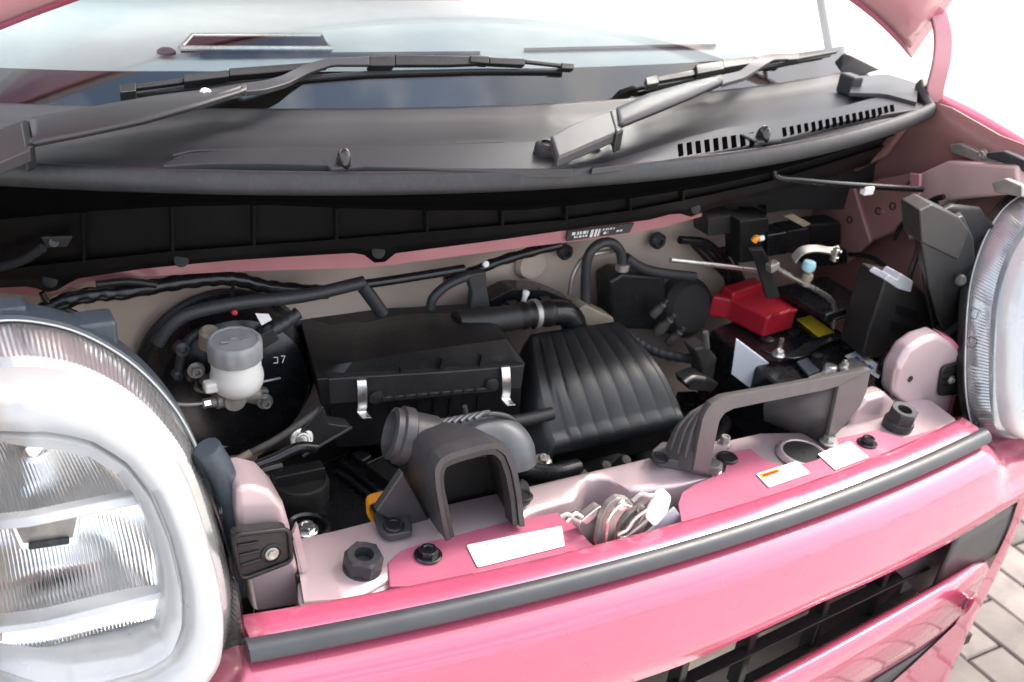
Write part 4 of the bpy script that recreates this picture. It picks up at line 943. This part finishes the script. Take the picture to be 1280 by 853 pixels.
for k in range(7):
    a = 545+k*9; y_ = 532-k*1.7
    tube('elbow_rib', [P(a-6, y_+2, y=.078), P(a+4, y_-5, y=.085), P(a+12, y_-6.5, y=.092)], .0024, 'elbow', sn, n=8)
tube('elbow_pin', [P(583, 520, y=.09), P(581, 508, y=.09)], .0025, 'grey', sn, n=8)

# ---- right hand air guide
ag = asm('air_guide', P(960, 530, y=0.), 'grey plastic air guide frame standing in front of the battery')
AO = [(866, 592), (872, 556), (879, 522), (888, 506), (904, 497), (950, 489), (1000, 480), (1050, 470), (1089, 462)]
AI = [(886, 596), (892, 560), (899, 527), (905, 517), (917, 511), (955, 503), (1000, 494), (1030, 488), (1051, 482)]
ya = .004
o_ = [P(a, b, y=ya) for a, b in resample(AO, 40)]; i_ = [P(a, b, y=ya) for a, b in resample(AI, 40)]
grid('front_frame', [[p+V(0, .008, 0) for p in o_], o_, i_, [p+V(0, .01, 0) for p in i_]], 'guide', ag, smooth=30, solid=.002)
AL = [(829, 574), (836, 552), (846, 530), (862, 516), (885, 506), (945, 492), (1000, 482), (1050, 472), (1089, 462)]
bk_ = [P(a, b, y=.05) for a, b in resample(AL, 40)]
grid('outer_shell', [[p+V(0, .004, 0) for p in o_]]+[[p.lerp(q, t) for p, q in zip(o_, bk_)] for t in (.25, .5, .75, 1)]+[[p+V(0, .004, -.012) for p in bk_]], 'guide', ag, smooth=60)
for t in (.30, .56, .82):
    pts = [p.lerp(q, t)+V(-.001, 0, .001) for p, q in zip(o_[2:26], bk_[2:26])]
    tube('shell_rib', pts, .0026, 'guide', ag, n=8, sm=1)
prism('side_panel', [P(a, b, y=.006) for a, b in ((1049, 482), (1089, 463), (1084, 488), (1076, 508), (1058, 530), (1033, 558))], (0, .006, 0), 'guide', ag, bevel=.0015)
wl = [[P(1050, 483, y=.01), P(1042, 520, y=.01), P(1031, 558, y=.01)], [P(1000, 494, y=.045), P(998, 520, y=.045), P(1000, 545, y=.045)], [P(955, 502, y=.075), P(954, 512, y=.075), P(955, 526, y=.075)]]
grid('inner_wall', wl, 'guide', ag, smooth=60, solid=.002)
prism('foot', rpoly([P(a, b, z=.0) for a, b in ((812, 574), (826, 562), (848, 566), (902, 588), (896, 597), (850, 588), (822, 584))], .2), (0, 0, .012), 'guide', ag, bevel=.002)
lathe('push_clip', P(824, 573, z=.012), U3, [(.0105, 0), (.0105, .0015), (.009, .003), (.0065, .003), (.006, .002), (.001, .0022)], 'black', ag, n=22)
bolt('bolt', P(1036, 553, z=.0), U3, .008, 'dsteel', ag, h=.010)
bolt('bolt', P(905, 556, z=-.006), U3, .006, 'dsteel', ag, h=.012)
strap('guide_strip', [P(915, 502, y=.03), P(960, 490, y=.03), P(1022, 476, y=.03)], .006, .003, 'gloss', ag, (0, 1, 0))

# ---- battery and its fittings
bt = asm('battery', P(1000, 440, z=-.08), 'black car battery with a red terminal cover')
tp = [(888, 412), (986, 372), (1112, 452), (1010, 512)]
prism('case', [P(a, b, z=-.002) for a, b in tp], (0, 0, -.16), 'gloss', bt, bevel=.004)
bx = P(1000, 425, z=.0)
for (a, b) in ((958, 425), (990, 415), (1020, 445), (1060, 432)):
    lathe('cell_cap', P(a, b, z=-.002), U3, [(.011, 0), (.011, .003), (.009, .004), (.001, .004)], 'black', bt, n=20)
rc_ = asm('terminal_cover', P(940, 385, z=.02)); rc_.parent = bt; rc_.location = ORG[rc_]-ORG[bt]; rc_['label'] = 'bright red plastic terminal cover'
def prz(name, px, z, dz, m, par, **k): return prism(name, [P(a, b, z=z) for a, b in px], (0, 0, dz), m, par, **k)
prz('cover_box', [(890, 370), (905, 355), (943, 345), (957, 356), (997, 386), (960, 397), (914, 374)], .036, -.034, 'red', rc_, bevel=.0045, seg=3)
prz('cover_hump', [(903, 357), (942, 346), (955, 354), (917, 367)], .047, -.016, 'red', rc_, bevel=.0045, seg=3)
for a, b in ((966, 390), (988, 385)): prz('cover_notch', [(a, b+2), (a+8, b), (a+9, b+2.5), (a+1, b+4.5)], .0385, -.004, 'red', rc_, bevel=.0006)
box('blue_tag', P(905, 392, z=.0), (.012, .006, .01), 'blue', bt)
yl = prz('yellow_label', [(996, 400), (1013, 395), (1046, 419), (1030, 427)], -.0005, .0014, 'yellow', bt, label='yellow caution label')
prz('label_patch', [(1028, 421), (1040, 417), (1046, 420), (1033, 426)], .0012, .0004, 'orange', yl)
wl_ = prz('white_label', [(1056, 446), (1073, 438), (1104, 462), (1098, 474)], .0, .0012, 'white', bt, label='white label with coloured marks')
for k, m_ in enumerate(('blue', 'red', 'blue')): prz('label_mark', [(1066+k*8, 448+k*5), (1071+k*8, 446+k*5), (1076+k*8, 451+k*5), (1071+k*8, 453+k*5)], .0014, .0003, m_, wl_)
prism('insulator_panel', [P(a, b, y=.19) for a, b in ((920, 424), (984, 472), (966, 486), (940, 488), (914, 468))], (.003, .003, 0), 'pale', bt, bevel=.001, label='pale grey insulator sheet beside the battery')
hd_ = asm('hold_down', P(1015, 435, z=.008)); hd_.parent = bt; hd_.location = ORG[hd_]-ORG[bt]
strap('hold_down_bar', [P(a, b, z=.008) for a, b in ((957, 441), (980, 446), (1000, 443), (1015, 432), (1035, 424), (1055, 420), (1078, 424))], .018, .004, 'gloss', hd_, (.35, -.9, 0), bevel=.001)
for (a, b) in ((973, 441), (1070, 419)):
    bolt('nut', P(a, b+3, z=.010), U3, .0065, 'alu', hd_, h=.008)
    tube('threaded_rod', [P(a, b, z=.012), P(a, b, z=.012)+V(0, 0, .022)], .0032, 'steel', hd_, n=10, sm=1)
tube('rod', [P(975, 446, z=.008), P(968, 478, z=-.06)], .003, 'dsteel', hd_, n=8, sm=1)
nt_ = asm('negative_terminal', P(1045, 465, z=.0)); nt_.parent = bt; nt_.location = ORG[nt_]-ORG[bt]
lathe('terminal_post', P(1036, 468, z=.0), U3, [(.010, -.004), (.010, .008), (.008, .014), (.007, .0145), (.001, .0145)], 'alu', nt_, n=24)
prz('terminal_clamp', [(1046, 462), (1062, 452), (1084, 462), (1066, 476)], .006, .008, 'alu', nt_, bevel=.002)
bolt('clamp_nut', P(1056, 458, z=.014), U3, .0055, 'steel', nt_, h=.008)
prz('clamp_lead', [(1010, 474), (1030, 466), (1036, 474), (1018, 482)], .004, .004, 'alu', nt_, bevel=.001)
prz('grey_plate', [(995, 455), (1008, 450), (1024, 466), (1010, 472)], .002, .004, 'housing', nt_, bevel=.001)
# relay box, hook bolt, cables
rb2 = asm('relay_box', P(1030, 375, z=.04), 'black relay box behind the battery')
prz('box_lid', [(968, 358), (1034, 344), (1088, 378), (1034, 394)], .050, -.013, 'gloss', rb2, bevel=.004, seg=3)
prz('box_base', [(966, 364), (1030, 352), (1088, 388), (1034, 398)], .038, -.009, 'black', rb2, bevel=.003)
prz('lid_lip', [(966, 361), (1034, 346), (1090, 381), (1034, 397)], .036, -.003, 'black', rb2, bevel=.001)
hk = asm('hook_bolt', P(1010, 350, z=.07), 'bent steel hook bolt with a pale blue cap')
tube('hook_rod', [P(962, 330, y=.24), P(985, 344, y=.235), P(1015, 360, y=.225), P(1034, 371, y=.22), P(1042, 382, y=.217), P(1043, 396, y=.216), P(1042, 410, y=.215)], .004, 'steel', hk, n=10)
box('hook_end', P(966, 333, y=.24), (.016, .012, .012), 'dsteel', hk, u=(1, 0, .4))
lathe('rod_collar', P(1009, 347, y=.228), V(.05, 0, 1), [(.006, -.012), (.006, -.004), (.0075, -.003), (.0075, .004), (.006, .006)], 'foil', hk, n=18)
lathe('blue_cap', P(1011, 333, y=.228), V(.05, 0, 1), [(.008, -.006), (.0092, -.004), (.0095, .003), (.008, .007), (.001, .0085)], 'skyblue', hk, n=20)
lev = asm('metal_clamp', P(1025, 315, y=.24), 'folded steel cable clamp above the hook bolt')
strap('clamp_plate', [P(992, 325, y=.245), P(1002, 314, y=.245), P(1020, 311, y=.245), P(1040, 314, y=.245), P(1050, 312, y=.245)], .014, .003, 'dsteel', lev, (.2, .9, .35), bevel=.0006)
lathe('clamp_bolt', P(1045, 316, y=.238), U3, [(.006, -.012), (.006, -.006), (.0045, -.005), (.0045, 0), (.006, .001), (.006, .005), (.004, .007)], 'steel', lev, n=14)
cbm = asm('battery_cable', P(958, 340, y=.26), 'black sleeved battery cable with an orange end')
strap('cable_sleeve', [P(944, 310, y=.27), P(952, 326, y=.265), P(958, 345, y=.26), P(966, 372, y=.25)], .02, .008, 'black', cbm, (.8, -.5, .2), bevel=.002)
lathe('cable_end', P(945, 298, y=.27), V(.3, -.4, 1), [(.005, -.005), (.005, .001), (.003, .004), (.001, .005)], 'orange', cbm, n=14)
lathe('cable_tip', P(951, 298, y=.268), V(1, -.2, .2), [(.004, -.003), (.004, .004), (.001, .005)], 'white', cbm, n=12)
fb = asm('fuse_cluster', P(960, 290, y=.33), 'cluster of black fuse and relay housings by the firewall')
for (x0, y0, x1, y1, yy, m_) in ((885, 268, 925, 296, .33, 'blackr'), (925, 272, 962, 330, .31, 'black'), (960, 290, 985, 322, .30, 'gloss'), (985, 285, 1012, 318, .31, 'black'), (1005, 278, 1052, 310, .33, 'black'), (880, 250, 960, 275, .36, 'black'), (1010, 312, 1060, 335, .29, 'gloss')):
    prism('fuse_housing', [P(a, b, y=yy) for a, b in ((x0, y0+4), (x1, y0), (x1, y1-4), (x0, y1))], (.0, .035, 0), m_, fb, bevel=.003)
prism('connector_tag', [P(a, b, y=.30) for a, b in ((981, 271), (992, 268), (1014, 280), (1005, 284))], (0, .004, 0), 'foil', fb)
for k in range(5):
    line('fuse_wire', [(860+k*9, 300+k*3), (880+k*8, 322-k*2), (905+k*6, 345+k), (915+k*6, 372)], .36-.004*k, .003, 'black')
line('harness', [(850, 300), (885, 305), (905, 330), (912, 360)], .35, .006, 'gloss')

# ---- washer filler / fuse box by the far lamp
fx = asm('fuse_box', P(1125, 400, y=.14), 'upright black fuse box beside the far lamp')
fp = [(1107, 349), (1146, 356), (1172, 384), (1166, 438), (1150, 452), (1078, 448), (1086, 415)]
prism('box_body', [P(a, b, y=.14) for a, b in fp], (.01, .055, .0), 'blackr', fx, bevel=.004)
for pg in (((1122, 382), (1148, 390), (1144, 402), (1120, 393)), ((1116, 402), (1140, 410), (1136, 422), (1112, 412))):
    prism('box_recess', [P(a, b, y=.1385) for a, b in pg], (0, .004, 0), 'black', fx)
prism('box_latch', [P(a, b, y=.138) for a, b in ((1106, 350), (1112, 344), (1122, 350), (1128, 343), (1142, 352), (1139, 366), (1124, 362))], (0, .03, 0), 'pale', fx, bevel=.002)
tube('box_wire', [P(1136, 352, y=.15), P(1140, 335, y=.15), P(1146, 318, y=.15), P(1149, 300, y=.15)], .004, 'black', fx)
prism('wire_plug', [P(a, b, y=.145) for a, b in ((1142, 293), (1150, 288), (1158, 293), (1152, 300))], (0, .012, 0), 'pale', fx, bevel=.002)
hn = asm('horn_hose', P(1100, 470, y=.12), 'curved black hose behind the far post')
tube('hose', [P(1120, 440, y=.11), P(1108, 452, y=.11), P(1103, 475, y=.11), P(1105, 500, y=.11)], .010, 'gloss', hn)

# ---- far post with its bracket
rp2 = asm('lamp_post', P(1160, 480, y=.06), 'pale pink post with a small round hole')
pp = [(1117, 494), (1122, 462), (1136, 437), (1155, 424), (1174, 418), (1190, 426), (1203, 440), (1200, 470), (1187, 518), (1160, 528), (1140, 512)]
prism('post_panel', [P(a, b, y=.05) for a, b in pp], (.0, .028, 0), 'silver', rp2, bevel=.009, seg=4)
prism('post_edge', [P(a, b, y=.053) for a, b in ((1176, 418), (1192, 425), (1206, 440), (1202, 470), (1189, 520), (1182, 522), (1196, 460), (1194, 440))], (.004, .02, 0), 'pinkflat', rp2, bevel=.003)
lathe('post_hole', P(1138, 474, y=.0495), (0, -1, 0), [(.0045, -.003), (.0045, .0006), (.001, .0006)], 'void', rp2, n=16)
prism('post_foot', [P(a, b, y=.035) for a, b in ((1060, 540), (1072, 512), (1084, 498), (1108, 491), (1122, 505), (1160, 526), (1166, 540), (1135, 548))], (0, .025, 0), 'silver', rp2, bevel=.008, seg=3)
lamp_bracket([(1177, 459), (1212, 449), (1203, 491), (1172, 493)], .048, (1188, 474), (0, .014, 0))

# ---- near side: cam cover, oil cap, coil, dipstick
cv = asm('cam_cover', P(420, 620, z=-.075), 'black cam cover with an oil filler cap')
prz('cover_body', [(300, 640), (330, 600), (400, 575), (470, 545), (560, 600), (520, 690), (380, 700), (320, 690)], -.075, -.06, 'gloss', cv, bevel=.012, seg=3)
lathe('cover_well', P(384, 662, z=-.072), U3, [(.028, -.004), (.026, .004), (.022, .006), (.019, .004), (.018, -.004), (.001, -.004)], 'gloss', cv, n=28)
bolt('cover_bolt', P(383, 663, z=-.072), U3, .009, 'alu', cv, h=.008)
oc = P(376, 603, z=-.055)
lathe('oil_cap', oc, U3, [(.032, -.02), (.032, .0), (.030, .004), (.0275, .005), (.027, .002), (.001, .002)], 'blackr', cv, n=40)
box('cap_grip', oc+V(-.002, .004, .009), (.058, .018, .016), 'blackr', cv, u=(1, -.02, .0), bevel=.002)
tube('cover_edge', [P(422, 590, z=-.07), P(440, 602, z=-.07), P(470, 626, z=-.07)], .004, 'gloss', cv, n=10)
co = asm('ignition_coil', P(470, 585, z=-.06), 'black ignition coil with a square lid')
prz('coil_base', [(424, 573), (448, 562), (510, 600), (492, 618), (470, 612)], -.062, -.03, 'gloss', co, bevel=.004)
prz('coil_lid', [(456, 580), (480, 569), (508, 588), (488, 606)], -.050, -.016, 'black', co, bevel=.003)
prz('coil_plug', [(438, 566), (452, 560), (466, 568), (454, 576)], -.048, -.018, 'gloss', co, bevel=.003)
tube('lid_rim', [P(a, b, z=-.048) for a, b in ((458, 580), (480, 570), (507, 588), (488, 604), (458, 580))], .0016, 'black', co, n=8, sm=1)
strap('dipstick_loop', [P(466, 648, z=-.03), P(460, 636, z=-.02), P(462, 626, z=-.012), P(474, 622, z=-.01), P(489, 619, z=-.008)], .012, .004, 'orange', car, (.3, 1, .4), label='orange dipstick loop', bevel=.001)
bk2 = asm('cleaner_bracket', P(400, 545, y=.2), 'dark bracket with a zinc bolt below the air cleaner')
prism('bracket_plate', [P(a, b, y=.205) for a, b in ((368, 548), (404, 508), (412, 530), (440, 534), (378, 570), (370, 562))], (0, .02, 0), 'blackr', bk2, bevel=.002)
tube('plate_edge', [P(378, 570, y=.203), P(440, 534, y=.203)], .0022, 'grey', bk2, n=8)
bolt('bolt', P(377, 549, y=.204), (-.1, -1, .5), .009, 'steel', bk2, h=.009)
line('metal_rod', [(288, 581), (320, 563), (345, 550), (375, 530), (400, 512)], .21, .004, 'dcast', 'dull metal rod running up to the air cleaner bracket')
line('rod_sleeve', [(290, 580), (302, 573), (314, 566)], .207, .0045, 'foil')
line('hose', [(300, 590), (340, 575), (372, 560), (395, 560)], .17, .006, 'gloss')
bolt('bolt', P(325, 600, z=-.05), (0, -.3, 1), .008, 'alu', car, label='bright bolt head by the oil cap')
tube('stud', [P(303, 606, y=.12), P(302, 594, y=.12)], .003, 'dsteel', car, n=8)
line('hose', [(310, 600), (330, 588), (352, 582)], .16, .005, 'gloss')

# ================================================================== headlamps
# the lamp face leans back with the bonnet line: rim depth grows with height
RK, RO0 = .45, -.02
def rkp(px, py, yl): return P(px, py, g=lambda p: p.y-(yl+RO0+RK*p.z))
OUT = [(abs(p.x), p.z) for p in (rkp(a, b, .036) for a, b in ((0, 402), (60, 406), (110, 422), (160, 452), (200, 490), (230, 532), (250, 578), (266, 630), (281, 690), (287, 740), (283, 786), (266, 815), (240, 836), (205, 858)))]
_zt, _zb = OUT[0][1], OUT[-1][1]
OUT += [(.60, _zb-.012), (.65, _zb-.008), (.69, _zb+.03), (.708, _zb+.10), (.708, _zt-.08), (.69, _zt-.03), (.66, _zt-.006)]
CX, CZ = .60, (_zt+_zb)/2
def outline(n=160):
    pts = [Vector((a, b, 0)) for a, b in OUT]; s = []
    q = pts+pts[:3]
    q = [pts[-1]]+q
    for i in range(1, len(pts)+1):
        for k in range(8):
            t = k/8; a, b, c, d = q[i-1], q[i], q[i+1], q[i+2]
            s.append(.5*((2*b)+(c-a)*t+(2*a-5*b+4*c-d)*t*t+(3*b-a-3*c+d)*t**3))
    s.append(s[0]); r = resample([(p.x, p.y) for p in s], n+1)[:-1]
    return r
def headlamp(sx, label, dx=0.):
    hl = asm('headlamp', (sx*.6, .0, .11), label)
    on = outline(160)
    wrap = lambda ax: .9*max(0, ax-.62)**1.3     # lamp sweeps back round the corner
    X = lambda ax: sx*(ax+dx)
    V = lambda x, y, z: Vector((x, y+RO0+RK*z, z))
    def ring(s, y, pts=on): return [V(X(CX+(a-CX)*s), y+wrap(CX+(a-CX)*s), CZ+(b-CZ)*s) for a, b in pts]
    loft('lens', [ring(1.0, .036), ring(.998, .015), ring(.988, -.006), ring(.972, -.022), ring(.945, -.034), ring(.89, -.041), ring(.75, -.049), ring(.55, -.055), ring(.3, -.058), ring(.05, -.059)], 'lens', hl, closed=True, caps=False, smooth=180)
    loft('lens_flange', [ring(1.0, .040), ring(1.012, .038), ring(1.012, .030), ring(1.0, .029)], 'lens', hl, caps=False, smooth=30)
    r_ = ring(1.010, .033); tube('lens_edge_highlight', r_+[r_[0]], .0011, 'bezel', hl, n=6, sm=1)  # pale line painted as the highlight along the lens edge
    if sx < 0: hs = [ring(1.0, .034), ring(1.028, .036), ring(1.03, .060), ring(.98, .075), ring(.90, .11), ring(.6, .13), ring(.1, .13)]
    else: hs = [ring(1.0, .034), ring(1.012, .037), ring(1.0, .048), ring(.9, .055), ring(.7, .07), ring(.1, .08)]
    loft('housing', hs, 'housing' if sx < 0 else 'black', hl, caps=False, smooth=35)
    fine = outline(440)
    def rip(s, y, amp): return [V(X(CX+(a-CX)*(s+amp*(1 if i % 2 else -1))), y+wrap(a), CZ+(b-CZ)*(s+amp*(1 if i % 2 else -1))) for i, (a, b) in enumerate(fine)]
    loft('fluted_ring', [rip(.992, .035, .0), rip(.98, .022, .003), rip(.92, .004, .003), rip(.86, -.002, .0)], 'flute', hl, caps=False, smooth=20)
    # bezel: outer edge follows the lamp, inner edge is the reflector opening
    hp = [rkp(a, b, -.02) for a, b in ((0, 560), (60, 561), (108, 571), (146, 594), (172, 627), (192, 672), (204, 722), (206, 764), (196, 796), (168, 812), (100, 822), (0, 834))]
    hole = [(abs(p.x), p.z) for p in hp]
    zb, zt = hole[-1][1], hole[0][1]
    hole += [(.672, zb+.008), (.69, zb+.04), (.696, (zb+zt)/2), (.690, zt-.05), (.668, zt-.012)]
    HC = (.60, (zb+zt)/2)
    def radial(poly, n=160):
        out = []
        for i in range(n):
            th = 2*pi*i/n; d = (cos(th), sin(th)); best = .1
            for p, q in zip(poly, poly[1:]+poly[:1]):
                ex, ez = q[0]-p[0], q[1]-p[1]; den = d[0]*ez-d[1]*ex
                if abs(den) < 1e-9: continue
                fx_, fz_ = p[0]-HC[0], p[1]-HC[1]
                t = (fx_*ez-fz_*ex)/den; u = (fx_*d[1]-fz_*d[0])/den
                if t > 0 and -1e-6 <= u <= 1+1e-6: best = t
            out.append(best)
        return out
    RO = radial([(CX+(a-CX)*.86, CZ+(b-CZ)*.875) for a, b in on]); RH = radial(hole)
    def br_(t, y, grow=1.): return [V(X(HC[0]+cos(2*pi*i/160)*(RO[i]*(1-t)+RH[i]*t)*grow), y+wrap(HC[0]+cos(2*pi*i/160)*RO[i])*.8, HC[1]+sin(2*pi*i/160)*(RO[i]*(1-t)+RH[i]*t)*grow) for i in range(160)]
    loft('bezel', [br_(0, .006, 1.01), br_(0, -.014), br_(.08, -.026), br_(.22, -.033), br_(.5, -.033), br_(.66, -.029), br_(.70, -.018), br_(.73, -.018), br_(.77, -.028), br_(.95, -.024), br_(1, -.016), br_(1, .03, .985)], 'bezel', hl, caps=False, smooth=60)
    zd = rkp(60, 641, 0).z
    def amin(z):
        best = .60
        for p, q in zip(hole[:11], hole[1:12]):
            if min(p[1], q[1]) <= z <= max(p[1], q[1]) and abs(p[1]-q[1]) > 1e-6:
                best = min(best, p[0]+(q[0]-p[0])*(z-p[1])/(q[1]-p[1]))
        return best-.004
    def bowl(name, z0, z1, a0, a1, depth, ridge, y0=.0, m='chrome'):
        NXX = 220; rows = []
        for j in range(15):
            t = j/14; r = []
            for i in range(NXX):
                s = i/(NXX-1); z = z0+(z1-z0)*t; aa = max(a0, amin(min(max(z, zb+.002), zt-.0005))); ax = aa+(a1-aa)*s
                d = depth*(1-(2*s-1)**4)*(1-(2*t-1)**2)**.8
                r.append(V(X(ax), y0+d+ridge*abs(sin(pi*i/4))+wrap(ax)*.6, z))
            rows.append(r)
        return grid(name, rows, m, hl, smooth=180)
    bowl('upper_reflector', zd+.004, zt+.004, .500, .700, .045, .0012)
    bowl('lower_reflector', zb+.014, zd-.002, .490, .700, .05, .0012)
    bowl('lower_trim', zb-.004, zb+.013, .490, .695, .006, .0012, -.006)
    def slab(name, z, hgt, a0, a1, y0, dep, m, bev=.002):
        N = 14; rings = []
        for i in range(N):
            ax = a0+(a1-a0)*i/(N-1); y = y0+wrap(ax)*.6
            rings.append([V(X(ax), y, z), V(X(ax), y+dep, z), V(X(ax), y+dep, z+hgt), V(X(ax), y+.002, z+hgt)])
        return loft(name, rings, m, hl, bevel=bev)
    slab('divider_bar', zd-.003, .007, .505, .70, -.010, .05, 'bezel')
    slab('trim_rail', zb+.012, .004, .503, .70, -.010, .02, 'bezel', .001)
    # bulb shield hanging in the lower bowl: a chrome hood with an open window
    z0 = zd-.006; fr = lambda a, z, y: V(X(a), y, z)
    hexa('bulb_shield', [fr(.590, z0-.036, .022), fr(.634, z0-.030, .022), fr(.634, z0-.030, .06), fr(.590, z0-.036, .06)], [fr(.582, z0, .012), fr(.640, z0, .012), fr(.640, z0, .06), fr(.582, z0, .06)], 'chrome', hl, bevel=.003)
    hexa('shield_window', [fr(.594, z0-.026, .0175), fr(.630, z0-.022, .0170), fr(.630, z0-.022, .03), fr(.594, z0-.026, .03)], [fr(.588, z0-.006, .0120), fr(.634, z0-.006, .0120), fr(.634, z0-.006, .03), fr(.588, z0-.006, .03)], 'cast', hl)
    box('shield_blade', fr(.612, z0-.024, .014), (.030, .004, .006), 'void', hl, u=(1, 0, .1*sx), bevel=.001)
    lathe('bulb', fr(.612, (zd+zt)/2+.004, .02), (0, -1, 0), [(.012, -.03), (.012, -.005), (.009, .004), (.001, .008)], 'chrome', hl, n=20)
    for a, b in (OUT[6], OUT[7], OUT[10]):
        box('lens_clip', V(X(a-.001), .024, b), (.006, .012, .014), 'lens', hl, bevel=.002)
    hm = 'housing' if sx < 0 else 'black'
    if sx > 0: return hl
    for (a, b), sz in (((112, 412), (.040, .03, .024)), ((8, 392), (.030, .025, .02))):
        box('housing_tab', rkp(a, b, .060), sz, hm, hl, bevel=.004)
    return hl
headlamp(-1, 'large clear headlamp with white bezel and fluted chrome reflectors beside the weather strip')
headlamp(1, 'far headlamp seen edge on beside the fuse box', .045)
# dark lamp carrier and ducting seen beside the lamps
lc = asm('lamp_carrier', P(285, 560, y=.06), 'dark blue grey plastic carrier behind the near lamp')
tube('carrier_edge', [P(258, 560, y=.05), P(276, 590, y=.05), P(288, 630, y=.05), P(296, 690, y=.05), P(296, 740, y=.05)], .012, 'housing', lc)
prism('carrier_wall', [P(a, b, y=.045) for a, b in ((290, 690), (318, 720), (318, 800), (285, 815), (276, 760))], (0, .03, 0), 'black', lc, bevel=.003)
lf = asm('lamp_carrier', P(1180, 330, y=.1), 'black plastic carrier behind the far lamp')
prism('carrier_wall', [P(a, b, y=.09) for a, b in ((1150, 300), (1172, 280), (1205, 270), (1218, 300), (1224, 390), (1215, 470), (1200, 450), (1172, 400), (1160, 360))], (.02, .03, 0), 'black', lf, bevel=.004)
prism('carrier_box', [P(a, b, y=.085) for a, b in ((1149, 264), (1166, 256), (1200, 272), (1212, 288), (1198, 326), (1152, 304))], (.01, .04, 0), 'blackr', lf, bevel=.003)
prism('carrier_plate', [P(a, b, y=.105) for a, b in ((1152, 275), (1190, 258), (1226, 262), (1250, 290), (1240, 470), (1205, 470), (1172, 440), (1152, 350))], (.01, .012, 0), 'black', lf, bevel=.004)
prism('carrier_clip', [P(a, b, y=.07) for a, b in ((1224, 374), (1233, 380), (1232, 398), (1225, 400))], (0, .01, 0), 'black', lf, bevel=.001)
lathe('adjuster', P(1200, 350, y=.085), (-.4, -1, .2), [(.008, -.004), (.008, .003), (.005, .006), (.001, .006)], 'grey', lf, n=18)
prism('post_side', [P(a, b, y=.08) for a, b in ((1186, 420), (1212, 400), (1218, 470), (1205, 520), (1192, 522))], (0, .03, 0), 'void', lf)
prism('lamp_foot', [P(a, b, y=.02) for a, b in ((1214, 510), (1228, 500), (1240, 512), (1236, 540), (1222, 545))], (0, .02, 0), 'housing', lf, bevel=.003)
